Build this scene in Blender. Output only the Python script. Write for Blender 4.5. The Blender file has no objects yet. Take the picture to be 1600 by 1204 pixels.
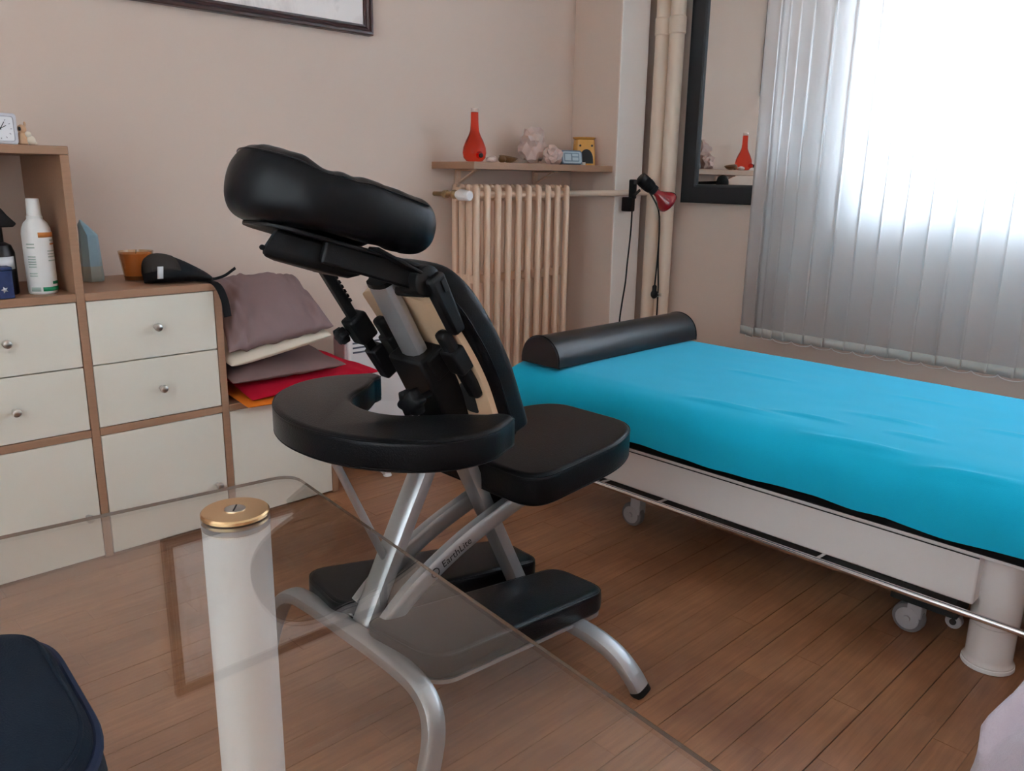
import bpy, bmesh, math, random
from math import pi, sin, cos, radians, sqrt
from mathutils import Vector, Matrix, noise
random.seed(7)
SC = bpy.context.scene
COL = SC.collection

# ------------------------------------------------------------------ camera
cam_d = bpy.data.cameras.new('camera'); cam = bpy.data.objects.new('camera', cam_d); COL.objects.link(cam)
cam_d.sensor_width = 36.0; cam_d.lens = 36.0 * 1278.2 / 1600.0; cam_d.clip_start = 0.02
YAW, PITCH, ROLL = 0.7714647, 0.2493423, -0.01566952
def cam_axes():
    cy, sy = cos(YAW), sin(YAW)
    f = Vector((sy * cos(PITCH), cy * cos(PITCH), -sin(PITCH)))
    r = Vector((cy, -sy, 0)); d = f.cross(r)
    c, s = cos(ROLL), sin(ROLL)
    return c * r + s * d, -s * r + c * d, f
_r, _d, _f = cam_axes()
cam.matrix_world = Matrix(((_r.x, -_d.x, -_f.x, 0), (_r.y, -_d.y, -_f.y, 0), (_r.z, -_d.z, -_f.z, 1.0), (0, 0, 0, 1)))
SC.camera = cam

# ------------------------------------------------------------------ light
W = bpy.data.worlds.new('world'); SC.world = W; W.use_nodes = True
bg = W.node_tree.nodes['Background']; bg.inputs['Color'].default_value = (0.62, 0.83, 1.0, 1); bg.inputs['Strength'].default_value = 9.0
_wt = W.node_tree; _tc = _wt.nodes.new('ShaderNodeTexCoord'); _sx = _wt.nodes.new('ShaderNodeSeparateXYZ'); _cr = _wt.nodes.new('ShaderNodeValToRGB')
_mr = _wt.nodes.new('ShaderNodeMapRange'); _mr.inputs[1].default_value = -1.0; _mr.inputs[2].default_value = 1.0
_wt.links.new(_tc.outputs['Generated'], _sx.inputs[0]); _wt.links.new(_sx.outputs['Z'], _mr.inputs[0]); _wt.links.new(_mr.outputs[0], _cr.inputs['Fac'])
_cr.color_ramp.elements[0].position = 0.40; _cr.color_ramp.elements[0].color = (0.33, 0.36, 0.38, 1)     # ground outside
_cr.color_ramp.elements[1].position = 0.49; _cr.color_ramp.elements[1].color = (0.62, 0.83, 1.0, 1)       # overcast sky
_wt.links.new(_cr.outputs['Color'], bg.inputs['Color'])
pl = bpy.data.lights.new('window_portal', 'AREA'); pl.shape = 'RECTANGLE'; pl.size = 2.36; pl.size_y = 1.36
pl.cycles.is_portal = True
plo = bpy.data.objects.new('window_portal', pl); COL.objects.link(plo)
plo.location = (3.20, 0.18, 1.54); plo.rotation_euler = (0, radians(90), 0)   # emits along -X
plo.rotation_euler = Matrix(((0, 0, 1), (1, 0, 0), (0, 1, 0))).to_euler()
pl2 = bpy.data.lights.new('fill_portal_left', 'AREA'); pl2.shape = 'RECTANGLE'; pl2.size = 2.3; pl2.size_y = 1.6  # portal for the added fill-light opening in the unseen left wall
pl2.cycles.is_portal = True
plo2 = bpy.data.objects.new('fill_portal_left', pl2); COL.objects.link(plo2)
plo2.location = (-.90, .15, 1.30); plo2.rotation_euler = Matrix(((0, 0, -1), (-1, 0, 0), (0, 1, 0))).to_euler()   # emits along +X
SC.view_settings.view_transform = 'Standard'; SC.view_settings.look = 'None'
SC.view_settings.gamma = 1.0; SC.view_settings.use_curve_mapping = False
SC.view_settings.exposure = 2.3
SC.cycles.use_denoising = True
SC.cycles.max_bounces = 14; SC.cycles.diffuse_bounces = 9; SC.cycles.glossy_bounces = 5
SC.cycles.transparent_max_bounces = 12; SC.cycles.transmission_bounces = 6
SC.cycles.sample_clamp_indirect = 30.0
SC.cycles.caustics_reflective = False; SC.cycles.caustics_refractive = False

# ------------------------------------------------------------------ materials
def srgb(r, g, b):
    f = lambda c: (c / 255) / 12.92 if c / 255 <= 0.04045 else ((c / 255 + 0.055) / 1.055) ** 2.4
    return (f(r), f(g), f(b), 1)
def N(nt, t, **kw):
    n = nt.nodes.new(t)
    for k, v in kw.items():
        if hasattr(n, k): setattr(n, k, v)
        else: n.inputs[k].default_value = v
    return n
def mat(name, col, rough=0.5, metal=0.0, spec=0.5, var=0.0, vscale=8, bump=0.0, bscale=200, coat=0, stretch=(1, 1, 1), sheen=0, coords='Object', trans=0, ior=None, sss=0):
    m = bpy.data.materials.new(name); m.use_nodes = True; nt = m.node_tree
    b = nt.nodes['Principled BSDF']
    b.inputs['Base Color'].default_value = col; b.inputs['Roughness'].default_value = rough
    b.inputs['Metallic'].default_value = metal; b.inputs['Specular IOR Level'].default_value = spec
    if coat: b.inputs['Coat Weight'].default_value = coat; b.inputs['Coat Roughness'].default_value = 0.15
    if sheen: b.inputs['Sheen Weight'].default_value = sheen; b.inputs['Sheen Roughness'].default_value = 0.4
    if trans: b.inputs['Transmission Weight'].default_value = trans
    if ior: b.inputs['IOR'].default_value = ior
    if sss: b.inputs['Subsurface Weight'].default_value = sss; b.inputs['Subsurface Radius'].default_value = (0.02, 0.012, 0.01)
    tc = N(nt, 'ShaderNodeTexCoord'); mp = N(nt, 'ShaderNodeMapping'); mp.inputs['Scale'].default_value = stretch
    nt.links.new(tc.outputs[coords], mp.inputs['Vector'])
    if var:
        nz = N(nt, 'ShaderNodeTexNoise', Scale=vscale, Detail=5.0, Roughness=0.6); nt.links.new(mp.outputs[0], nz.inputs['Vector'])
        mx = N(nt, 'ShaderNodeMix', data_type='RGBA')
        mx.inputs[6].default_value = tuple(c * (1 - var) for c in col[:3]) + (1,)
        mx.inputs[7].default_value = tuple(min(1, c * (1 + var)) for c in col[:3]) + (1,)
        nt.links.new(nz.outputs['Fac'], mx.inputs[0]); nt.links.new(mx.outputs[2], b.inputs['Base Color'])
    if bump:
        nb = N(nt, 'ShaderNodeTexNoise', Scale=bscale, Detail=3.0); nt.links.new(mp.outputs[0], nb.inputs['Vector'])
        bp = N(nt, 'ShaderNodeBump', Strength=bump, Distance=0.002); nt.links.new(nb.outputs['Fac'], bp.inputs['Height'])
        nt.links.new(bp.outputs[0], b.inputs['Normal'])
    return m
def slab_glass(name, tint, ior=1.5, rough=0.0):
    m = bpy.data.materials.new(name); m.use_nodes = True; nt = m.node_tree; nt.nodes.clear()
    out = N(nt, 'ShaderNodeOutputMaterial'); t = N(nt, 'ShaderNodeBsdfTransparent', Color=tint)
    g = N(nt, 'ShaderNodeBsdfGlossy', Roughness=rough); fr = N(nt, 'ShaderNodeFresnel', IOR=ior); mx = N(nt, 'ShaderNodeMixShader')
    # same reflectance whichever side of the thin sheet is met
    ge = N(nt, 'ShaderNodeNewGeometry'); sw = N(nt, 'ShaderNodeMix', data_type='FLOAT')
    sw.inputs[2].default_value = ior; sw.inputs[3].default_value = 1.0 / ior
    fr2 = N(nt, 'ShaderNodeLayerWeight', Blend=0.5)
    pw = N(nt, 'ShaderNodeMath', operation='POWER'); pw.inputs[1].default_value = 3.4
    ma = N(nt, 'ShaderNodeMath', operation='MULTIPLY_ADD'); ma.inputs[1].default_value = 0.95; ma.inputs[2].default_value = 0.05
    nt.links.new(fr2.outputs['Facing'], pw.inputs[0]); nt.links.new(pw.outputs[0], ma.inputs[0])
    nt.links.new(ma.outputs[0], mx.inputs[0]); nt.links.new(t.outputs[0], mx.inputs[1]); nt.links.new(g.outputs[0], mx.inputs[2])
    nt.links.new(mx.outputs[0], out.inputs[0])
    for n in (fr, ge, sw): nt.nodes.remove(n)
    return m

M = {}
M['wall'] = mat('wall_paint', srgb(218, 197, 183), 0.75, var=0.03, vscale=1.5, bump=0.08, bscale=120)
M['ceiling'] = mat('ceiling_paint', srgb(236, 230, 224), 0.8, var=0.02, vscale=2)
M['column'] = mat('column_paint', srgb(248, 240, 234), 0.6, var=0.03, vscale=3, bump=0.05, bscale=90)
M['oak'] = mat('oak_veneer', srgb(168, 130, 104), 0.45, var=0.16, vscale=30, stretch=(0.6, 6, 6), bump=0.05, bscale=60)
M['cream'] = mat('cream_lacquer', srgb(232, 227, 214), 0.38, var=0.015, vscale=2)
M['steel'] = mat('brushed_steel', (0.62, 0.6, 0.57, 1), 0.28, metal=1.0)
M['chrome'] = mat('chrome', (0.72, 0.7, 0.7, 1), 0.18, metal=1.0)
M['silver'] = mat('silver_paint', (0.50, 0.51, 0.53, 1), 0.36, metal=0.75, var=0.04, vscale=300)
M['vinyl'] = mat('black_vinyl', (0.006, 0.006, 0.0075, 1), 0.30, spec=0.16, bump=0.25, bscale=420)
M['vinyl2'] = mat('black_smooth_vinyl', (0.005, 0.0055, 0.007, 1), 0.36, spec=0.2, bump=0.12, bscale=120)
M['bolstervinyl'] = mat('bolster_vinyl', (0.009, 0.010, 0.013, 1), 0.33, spec=0.55, bump=0.1, bscale=120)
M['plastic'] = mat('black_plastic', (0.006, 0.006, 0.007, 1), 0.5, spec=0.25, bump=0.15, bscale=500)
M['ply'] = mat('birch_board', srgb(205, 172, 140), 0.5, var=0.06, vscale=20, stretch=(4, 4, 0.5))
M['radpaint'] = mat('radiator_enamel', srgb(232, 200, 174), 0.36, var=0.01, vscale=2)
M['pipe'] = mat('pipe_enamel', srgb(228, 206, 186), 0.4, var=0.03, vscale=5)
M['white'] = mat('white_enamel', srgb(238, 236, 236), 0.3, var=0.01, vscale=3)
M['bedpanel'] = mat('white_bed_panel', srgb(228, 222, 220), 0.22, var=0.015, vscale=3, coat=0.3)
M['dark'] = mat('dark_gap', (0.012, 0.011, 0.011, 1), 0.7)
M['sheet'] = mat('turquoise_cotton', srgb(18, 182, 222), 0.85, spec=0.2, var=0.05, vscale=9, bump=0.2, bscale=700, sheen=0.15)
M['mauve'] = mat('mauve_cotton', srgb(140, 118, 118), 0.9, spec=0.15, var=0.05, vscale=20, bump=0.2, bscale=500)
M['mauve2'] = mat('brown_taupe_cotton', srgb(126, 102, 100), 0.9, spec=0.15, var=0.05, vscale=20, bump=0.2, bscale=500)
M['creamcloth'] = mat('cream_cotton', srgb(228, 214, 196), 0.9, spec=0.15, var=0.04, vscale=15, bump=0.2, bscale=500)
M['red'] = mat('red_cotton', srgb(190, 22, 48), 0.85, spec=0.15, var=0.05, vscale=15, bump=0.2, bscale=500)
M['orange'] = mat('orange_fleece', srgb(226, 120, 36), 0.9, spec=0.15, var=0.05, vscale=15, bump=0.3, bscale=400)
M['navy'] = mat('navy_canvas', srgb(25, 33, 45), 0.85, spec=0.15, var=0.12, vscale=14, bump=0.25, bscale=900)
M['navyedge'] = mat('blue_piping', srgb(32, 42, 66), 0.75, spec=0.2)
M['lilac'] = mat('lilac_fleece', srgb(186, 174, 184), 0.95, spec=0.1, var=0.06, vscale=25, bump=0.6, bscale=350, sheen=0.3)
M['gold'] = mat('brushed_brass', (0.78, 0.52, 0.28, 1), 0.25, metal=1.0, var=0.05, vscale=5)
M['frame'] = mat('dark_mahogany', srgb(62, 32, 30), 0.3, var=0.12, vscale=40, stretch=(0.5, 5, 5))
M['mirrorframe'] = mat('black_stained_wood', srgb(32, 34, 38), 0.5, var=0.08, vscale=30)
M['blackfabric'] = mat('black_neoprene', (0.012, 0.013, 0.016, 1), 0.75, spec=0.25, bump=0.3, bscale=600)
M['charcoal'] = mat('charcoal_felt', srgb(62, 58, 56), 0.85, spec=0.2, bump=0.3, bscale=600)
M['strap'] = mat('black_webbing', (0.010, 0.010, 0.012, 1), 0.8, spec=0.2)
M['pearl'] = mat('white_bottle_plastic', srgb(232, 232, 230), 0.35)
M['orangeprint'] = mat('orange_print', srgb(206, 128, 66), 0.5)
M['greenprint'] = mat('green_print', srgb(22, 140, 92), 0.5)
M['greyprint'] = mat('grey_green_print', srgb(170, 186, 176), 0.5)
M['bluebox'] = mat('blue_card', srgb(40, 56, 100), 0.5, var=0.5, vscale=60)
M['whiteprint'] = mat('white_print', srgb(220, 222, 226), 0.6)
M['blackgloss'] = mat('black_gloss', (0.010, 0.009, 0.011, 1), 0.3)
M['tan'] = mat('tan_ceramic', srgb(208, 168, 132), 0.55, var=0.25, vscale=60)
M['ivory'] = mat('ivory_ceramic', srgb(232, 220, 202), 0.5, var=0.05, vscale=40)
M['clockface'] = mat('clock_face', srgb(236, 236, 240), 0.4)
M['clockcase'] = mat('clock_case', srgb(206, 206, 214), 0.4)
M['clockgrey'] = mat('clock_grey', srgb(150, 150, 160), 0.4)
M['stone'] = mat('pink_pebble', srgb(226, 206, 196), 0.5, var=0.15, vscale=70)
M['shell'] = mat('brown_shell', srgb(112, 78, 46), 0.3, var=0.35, vscale=70)
M['quartz'] = mat('rose_quartz', srgb(226, 196, 186), 0.3, var=0.14, vscale=30, trans=0.25, sss=0.3)
M['gadget'] = mat('slate_blue_plastic', srgb(96, 112, 130), 0.4)
M['lcd'] = mat('lcd_grey', srgb(168, 184, 192), 0.3)
M['lcdmark'] = mat('lcd_segment', srgb(112, 130, 142), 0.5)
M['burner'] = mat('ochre_glaze', srgb(222, 160, 76), 0.25, var=0.12, vscale=25, coat=0.4)
M['candlewax'] = mat('white_wax', srgb(240, 236, 226), 0.5, sss=0.2)
M['redbulb'] = mat('ruby_lamp_glass', srgb(150, 16, 30), 0.12, coat=0.6, spec=0.6)
M['brass'] = mat('old_brass', (0.45, 0.32, 0.18, 1), 0.4, metal=0.9)
M['castor'] = mat('castor_grey', srgb(168, 164, 166), 0.4)
M['rubber'] = mat('grey_rubber', srgb(116, 112, 114), 0.6)
M['pinkside'] = mat('heater_side_plastic', srgb(196, 176, 176), 0.5)
M['vent'] = mat('heater_vent', srgb(86, 90, 104), 0.6)
M['amberwax'] = mat('amber_wax', srgb(216, 160, 108), 0.5)
M['ink'] = mat('black_ink', (0.015, 0.015, 0.017, 1), 0.5)
M['bluecore'] = mat('frosted_blue_glass', srgb(166, 208, 226), 0.35, trans=0.25)
M['bluecore_base'] = mat('frosted_grey_glass', srgb(186, 200, 196), 0.4, trans=0.2)
M['pane'] = slab_glass('window_pane', (0.97, 0.98, 0.98, 1))
M['tableglass'] = slab_glass('table_glass', (0.965, 0.965, 0.95, 1))
M['redglass'] = mat('red_glass', (0.95, 0.09, 0.05, 1), 0.04, trans=1.0, ior=1.25)
M['clearglass'] = slab_glass('clear_glass', (0.95, 0.9, 0.88, 1))
M['amberglass'] = slab_glass('amber_glass', (0.95, 0.80, 0.64, 1))
M['edge'] = mat('glass_edge', srgb(92, 72, 58), 0.15, var=0.2, vscale=10)
M['mirror'] = mat('mirror_silvering', (0.86, 0.87, 0.86, 1), 0.015, metal=1.0)

def oakfloor():
    m = bpy.data.materials.new('oak_floor'); m.use_nodes = True; nt = m.node_tree; b = nt.nodes['Principled BSDF']
    ge = N(nt, 'ShaderNodeNewGeometry'); oi = N(nt, 'ShaderNodeObjectInfo')
    off = N(nt, 'ShaderNodeVectorMath', operation='SCALE'); off.inputs[0].default_value = (37, 11, 5)
    nt.links.new(oi.outputs['Random'], off.inputs['Scale'])
    ad = N(nt, 'ShaderNodeVectorMath', operation='ADD'); nt.links.new(ge.outputs['Position'], ad.inputs[0]); nt.links.new(off.outputs[0], ad.inputs[1])
    mp = N(nt, 'ShaderNodeMapping'); mp.inputs['Scale'].default_value = (1.4, 26, 26); nt.links.new(ad.outputs[0], mp.inputs['Vector'])
    n1 = N(nt, 'ShaderNodeTexNoise', Scale=4.0, Detail=6.0, Roughness=0.62, Distortion=0.4); nt.links.new(mp.outputs[0], n1.inputs['Vector'])
    n2 = N(nt, 'ShaderNodeTexNoise', Scale=2.2, Detail=4.0, Roughness=0.6); nt.links.new(ge.outputs['Position'], n2.inputs['Vector'])
    r1 = N(nt, 'ShaderNodeValToRGB'); e = r1.color_ramp.elements
    e[0].position = 0.22; e[0].color = srgb(148, 100, 70); e[1].position = 0.8; e[1].color = srgb(186, 132, 94)
    nt.links.new(n1.outputs['Fac'], r1.inputs['Fac'])
    # worn, dirtier blotches
    r2 = N(nt, 'ShaderNodeValToRGB'); e = r2.color_ramp.elements
    e[0].position = 0.34; e[0].color = (0.58, 0.50, 0.47, 1); e[1].position = 0.6; e[1].color = (1, 1, 1, 1)
    nt.links.new(n2.outputs['Fac'], r2.inputs['Fac'])
    m1 = N(nt, 'ShaderNodeMix', data_type='RGBA', blend_type='MULTIPLY'); m1.inputs[0].default_value = 1
    nt.links.new(r1.outputs[0], m1.inputs[6]); nt.links.new(r2.outputs[0], m1.inputs[7])
    mr = N(nt, 'ShaderNodeMapRange'); mr.inputs[3].default_value = 0.90; mr.inputs[4].default_value = 1.06
    nt.links.new(oi.outputs['Random'], mr.inputs[0])
    m2 = N(nt, 'ShaderNodeVectorMath', operation='SCALE'); nt.links.new(m1.outputs[2], m2.inputs[0]); nt.links.new(mr.outputs[0], m2.inputs['Scale'])
    nt.links.new(m2.outputs[0], b.inputs['Base Color'])
    b.inputs['Roughness'].default_value = 0.38; b.inputs['Specular IOR Level'].default_value = 0.5
    bp = N(nt, 'ShaderNodeBump', Strength=0.06, Distance=0.002); nt.links.new(n1.outputs['Fac'], bp.inputs['Height']); nt.links.new(bp.outputs[0], b.inputs['Normal'])
    return m
M['floor'] = oakfloor()

def blindcloth():
    m = bpy.data.materials.new('blind_fabric'); m.use_nodes = True; nt = m.node_tree; nt.nodes.clear()
    out = N(nt, 'ShaderNodeOutputMaterial')
    d = N(nt, 'ShaderNodeBsdfDiffuse', Color=srgb(248, 244, 242)); t = N(nt, 'ShaderNodeBsdfTranslucent', Color=srgb(250, 246, 248))
    tr = N(nt, 'ShaderNodeBsdfTransparent', Color=(1, 1, 1, 1))
    m1 = N(nt, 'ShaderNodeMixShader'); m1.inputs[0].default_value = 0.24
    m2 = N(nt, 'ShaderNodeMixShader'); m2.inputs[0].default_value = 0.11
    nt.links.new(d.outputs[0], m1.inputs[1]); nt.links.new(t.outputs[0], m1.inputs[2])
    nt.links.new(m1.outputs[0], m2.inputs[1]); nt.links.new(tr.outputs[0], m2.inputs[2]); nt.links.new(m2.outputs[0], out.inputs[0])
    return m
M['blind'] = blindcloth()
M['blindweight'] = mat('blind_weight_pocket', srgb(196, 196, 192), 0.8)
M['blindchain'] = mat('blind_bead_chain', srgb(226, 224, 220), 0.5)

def frosted():  # dim translucent panes that let in the added fill light
    m = bpy.data.materials.new('fill_pane'); m.use_nodes = True; nt = m.node_tree; nt.nodes.clear()
    out = N(nt, 'ShaderNodeOutputMaterial'); d = N(nt, 'ShaderNodeBsdfDiffuse', Color=srgb(214, 206, 200))
    t = N(nt, 'ShaderNodeBsdfTranslucent', Color=srgb(240, 236, 232)); mx = N(nt, 'ShaderNodeMixShader'); mx.inputs[0].default_value = 0.39
    nt.links.new(d.outputs[0], mx.inputs[1]); nt.links.new(t.outputs[0], mx.inputs[2]); nt.links.new(mx.outputs[0], out.inputs[0])
    return m
M['frosted'] = frosted()
def picture_mat():
    m = bpy.data.materials.new('pale_wash_print'); m.use_nodes = True; nt = m.node_tree; b = nt.nodes['Principled BSDF']
    tc = N(nt, 'ShaderNodeTexCoord'); mp = N(nt, 'ShaderNodeMapping'); mp.inputs['Scale'].default_value = (5, 1, 2.2); nt.links.new(tc.outputs['Object'], mp.inputs['Vector'])
    n = N(nt, 'ShaderNodeTexNoise', Scale=1.7, Detail=6.0, Roughness=0.65, Distortion=1.2); nt.links.new(mp.outputs[0], n.inputs['Vector'])
    r = N(nt, 'ShaderNodeValToRGB'); e = r.color_ramp.elements
    e[0].position = 0.30; e[0].color = srgb(206, 196, 192); e[1].position = 0.52; e[1].color = srgb(240, 232, 228)
    nt.links.new(n.outputs['Fac'], r.inputs['Fac']); nt.links.new(r.outputs[0], b.inputs['Base Color'])
    b.inputs['Roughness'].default_value = 0.35
    return m
M['print'] = picture_mat()

# ------------------------------------------------------------------ mesh helpers
ORG = {}
class MB:
    def __init__(s): s.v = []; s.f = []
    def add(s, vs, fs):
        n = len(s.v); s.v += [Vector(p) for p in vs]; s.f += [tuple(i + n for i in f) for f in fs]; return s
    def box(s, x0, x1, y0, y1, z0, z1):
        vs = [(x, y, z) for z in (z0, z1) for y in (y0, y1) for x in (x0, x1)]
        return s.add(vs, [(0, 2, 3, 1), (4, 5, 7, 6), (0, 1, 5, 4), (2, 6, 7, 3), (0, 4, 6, 2), (1, 3, 7, 5)])
    def beam(s, p0, p1, w, h, side=(0, 1, 0), w1=None, h1=None):
        p0, p1 = Vector(p0), Vector(p1); t = (p1 - p0).normalized(); a = Vector(side); a = (a - t * a.dot(t)).normalized(); b = t.cross(a)
        vs = []
        for p, ww, hh in ((p0, w, h), (p1, w1 or w, h1 or h)):
            vs += [p - a * ww / 2 - b * hh / 2, p + a * ww / 2 - b * hh / 2, p + a * ww / 2 + b * hh / 2, p - a * ww / 2 + b * hh / 2]
        return s.add(vs, [(3, 2, 1, 0), (4, 5, 6, 7), (0, 1, 5, 4), (1, 2, 6, 5), (2, 3, 7, 6), (3, 0, 4, 7)])
    def sweep(s, path, prof, side=None, closed=False):
        """prof: list of (a,b) offsets; side: fixed direction for the a axis, else transported"""
        path = [Vector(p) for p in path]; n = len(path); k = len(prof); vs = []; prev = None
        for i, p in enumerate(path):
            if closed: t = path[(i + 1) % n] - path[i - 1]
            else: t = path[min(i + 1, n - 1)] - path[max(i - 1, 0)]
            t.normalize()
            if side is not None: a = Vector(side)
            else: a = prev if prev is not None else (Vector((0, 0, 1)) if abs(t.z) < 0.9 else Vector((1, 0, 0)))
            a = (a - t * a.dot(t)).normalized(); prev = a; b = t.cross(a)
            vs += [p + a * q[0] + b * q[1] for q in prof]
        fs = []
        for i in range(n if closed else n - 1):
            j = (i + 1) % n
            for q in range(k): fs.append((i * k + q, i * k + (q + 1) % k, j * k + (q + 1) % k, j * k + q))
        if not closed: fs += [tuple(range(k))[::-1], tuple((n - 1) * k + q for q in range(k))]
        return s.add(vs, fs)
    def tube(s, path, r, n=12, rb=None, side=None, closed=False):
        return s.sweep(path, [(r * cos(2 * pi * i / n), (rb or r) * sin(2 * pi * i / n)) for i in range(n)], side, closed)
    def lathe(s, prof, c=(0, 0, 0), axis=(0, 0, 1), n=32, sq=None):
        c = Vector(c); ax = Vector(axis).normalized(); u = ax.orthogonal().normalized()
        if abs(ax.z) > 0.999: u = Vector((1, 0, 0))
        w = ax.cross(u); vs = []; k = len(prof)
        for r, z in prof:
            for i in range(n):
                a = 2 * pi * i / n; m = 1
                vs.append(c + ax * z + (u * cos(a) + w * sin(a)) * r * m)
        fs = []
        for j in range(k - 1):
            for i in range(n): fs.append((j * n + i, j * n + (i + 1) % n, (j + 1) * n + (i + 1) % n, (j + 1) * n + i))
        fs += [tuple(range(n))[::-1], tuple((k - 1) * n + i for i in range(n))]
        return s.add(vs, fs)
    def ball(s, c, rx, ry=None, rz=None, nu=20, nv=12):
        ry = ry or rx; rz = rz or rx; c = Vector(c); vs = [c + Vector((0, 0, -rz))]
        for j in range(1, nv):
            b = -pi / 2 + pi * j / nv
            for i in range(nu):
                a = 2 * pi * i / nu; vs.append(c + Vector((rx * cos(a) * cos(b), ry * sin(a) * cos(b), rz * sin(b))))
        vs.append(c + Vector((0, 0, rz))); T = len(vs) - 1; fs = []
        for i in range(nu):
            fs.append((0, 1 + (i + 1) % nu, 1 + i)); o = 1 + (nv - 2) * nu; fs.append((T, o + i, o + (i + 1) % nu))
        for j in range(nv - 2):
            o = 1 + j * nu
            for i in range(nu): fs.append((o + i, o + (i + 1) % nu, o + nu + (i + 1) % nu, o + nu + i))
        return s.add(vs, fs)
    def loft(s, rings, cap=True):
        k = len(rings[0]); vs = [p for r in rings for p in r]; fs = []
        for j in range(len(rings) - 1):
            for i in range(k): fs.append((j * k + i, j * k + (i + 1) % k, (j + 1) * k + (i + 1) % k, (j + 1) * k + i))
        if cap: fs += [tuple(range(k))[::-1], tuple((len(rings) - 1) * k + i for i in range(k))]
        return s.add(vs, fs)
    def pad(s, outline, h, r, xf, crown=0.0):
        """upholstered slab: closed outline (ccw), height h, edge radius r, xf(x,y,z)->world"""
        prof = [(r * (1 - cos(a)), r * (1 - sin(a))) for a in [i * pi / 2 / 5 for i in range(6)]]  # inset, depth from face
        rings = []
        for ins, dz in prof[0:0]: pass
        bot = [(r * (1 - cos(a)), r - r * sin(a)) for a in [pi / 2 - i * pi / 2 / 4 for i in range(5)]]
        for ins, dz in bot: rings.append([xf(x, y, dz) for x, y in inset(outline, ins)])
        top = [(r * (1 - cos(a)), h - r + r * sin(a)) for a in [i * pi / 2 / 5 for i in range(6)]]
        for ins, dz in top: rings.append([xf(x, y, dz) for x, y in inset(outline, ins)])
        return s.loft(rings)
    def grid(s, fn, nu, nv, closed_u=False):
        vs = [fn(i / (nu if closed_u else nu - 1), j / (nv - 1)) for j in range(nv) for i in range(nu)]
        fs = []
        for j in range(nv - 1):
            for i in range(nu if closed_u else nu - 1):
                fs.append((j * nu + i, j * nu + (i + 1) % nu, (j + 1) * nu + (i + 1) % nu, (j + 1) * nu + i))
        return s.add(vs, fs)
    def build(s, name, m, parent=None, org=None, smooth=True, angle=38, bevel=0.0, seg=2, subsurf=0, solid=0.0):
        if org is None: org = ORG.get(parent.name, Vector((0, 0, 0))) if parent else Vector((0, 0, 0))
        org = Vector(org)
        me = bpy.data.meshes.new(name); me.from_pydata([tuple(v - org) for v in s.v], [], s.f); me.update()
        bm = bmesh.new(); bm.from_mesh(me); bmesh.ops.remove_doubles(bm, verts=bm.verts, dist=1e-6)
        bmesh.ops.recalc_face_normals(bm, faces=bm.faces); bm.to_mesh(me); bm.free()
        if smooth:
            me.shade_smooth(); me.set_sharp_from_angle(angle=radians(angle))
        me.materials.append(m)
        o = bpy.data.objects.new(name, me); COL.objects.link(o)
        if parent:
            o.parent = parent; o.location = org - ORG.get(parent.name, Vector((0, 0, 0)))
        else: o.location = org
        ORG[o.name] = org
        if solid:
            md = o.modifiers.new('solid', 'SOLIDIFY'); md.thickness = solid; md.offset = 0
        if bevel:
            md = o.modifiers.new('bevel', 'BEVEL'); md.width = bevel; md.segments = seg; md.limit_method = 'ANGLE'; md.angle_limit = radians(35)
            md.harden_normals = False
        if subsurf:
            md = o.modifiers.new('sub', 'SUBSURF'); md.levels = subsurf; md.render_levels = subsurf
        return o
def inset(ol, d):
    if d == 0: return list(ol)
    n = len(ol); out = []
    area = sum(ol[i][0] * ol[(i + 1) % n][1] - ol[(i + 1) % n][0] * ol[i][1] for i in range(n)); sg = 1 if area > 0 else -1
    for i in range(n):
        a, b, c = Vector(ol[i - 1]), Vector(ol[i]), Vector(ol[(i + 1) % n])
        e1 = (b - a).normalized(); e2 = (c - b).normalized()
        n1 = Vector((-e1.y, e1.x)) * sg; n2 = Vector((-e2.y, e2.x)) * sg; m = n1 + n2
        if m.length < 1e-6: m = n1
        m.normalize(); k = max(0.4, m.dot(n1)); q = b + m * d / k
        out.append((q.x, q.y))
    return out
def smooth_path(pts, n=8, closed=False):
    """Catmull-Rom through points"""
    P = [Vector(p) for p in pts]; out = []; L = len(P)
    for i in range(L if closed else L - 1):
        p1, p2 = P[i], P[(i + 1) % L]
        p0 = P[i - 1] if (i > 0 or closed) else p1 * 2 - p2
        p3 = P[(i + 2) % L] if (i + 2 < L or closed) else p2 * 2 - p1
        for k in range(n):
            t = k / n
            out.append(0.5 * ((2 * p1) + (p2 - p0) * t + (2 * p0 - 5 * p1 + 4 * p2 - p3) * t * t + (3 * p1 - p0 - 3 * p2 + p3) * t ** 3))
    if not closed: out.append(P[-1])
    return out
def round_poly(pts, rad, n=6):
    """round the corners of a polygon; rad number or list"""
    out = []; L = len(pts)
    for i in range(L):
        a, b, c = Vector(pts[i - 1]), Vector(pts[i]), Vector(pts[(i + 1) % L]); r = rad[i] if isinstance(rad, (list, tuple)) else rad
        u = (a - b); v = (c - b); r = min(r, u.length * 0.49, v.length * 0.49)
        p, q = b + u.normalized() * r, b + v.normalized() * r
        for k in range(n + 1):
            t = k / n; w = p * (1 - t) ** 2 + b * 2 * t * (1 - t) + q * t * t; out.append((w.x, w.y))
    return out
def thing(name, label, cat, loc, group=None):
    o = bpy.data.objects.new(name, None); o.empty_display_size = 0.05; COL.objects.link(o); o.location = loc
    ORG[o.name] = Vector(loc); o['label'] = label; o['category'] = cat
    if group: o['group'] = group
    return o
def tag(o, label, cat, group=None):
    o['label'] = label; o['category'] = cat
    if group: o['group'] = group
    return o
def struct(o, label=None, cat=None):
    o['kind'] = 'structure'
    if label: o['label'] = label
    if cat: o['category'] = cat
    return o
def copy(o, parent, loc):
    c = o.copy(); COL.objects.link(c); c.parent = parent; c.location = loc
    return c
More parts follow.
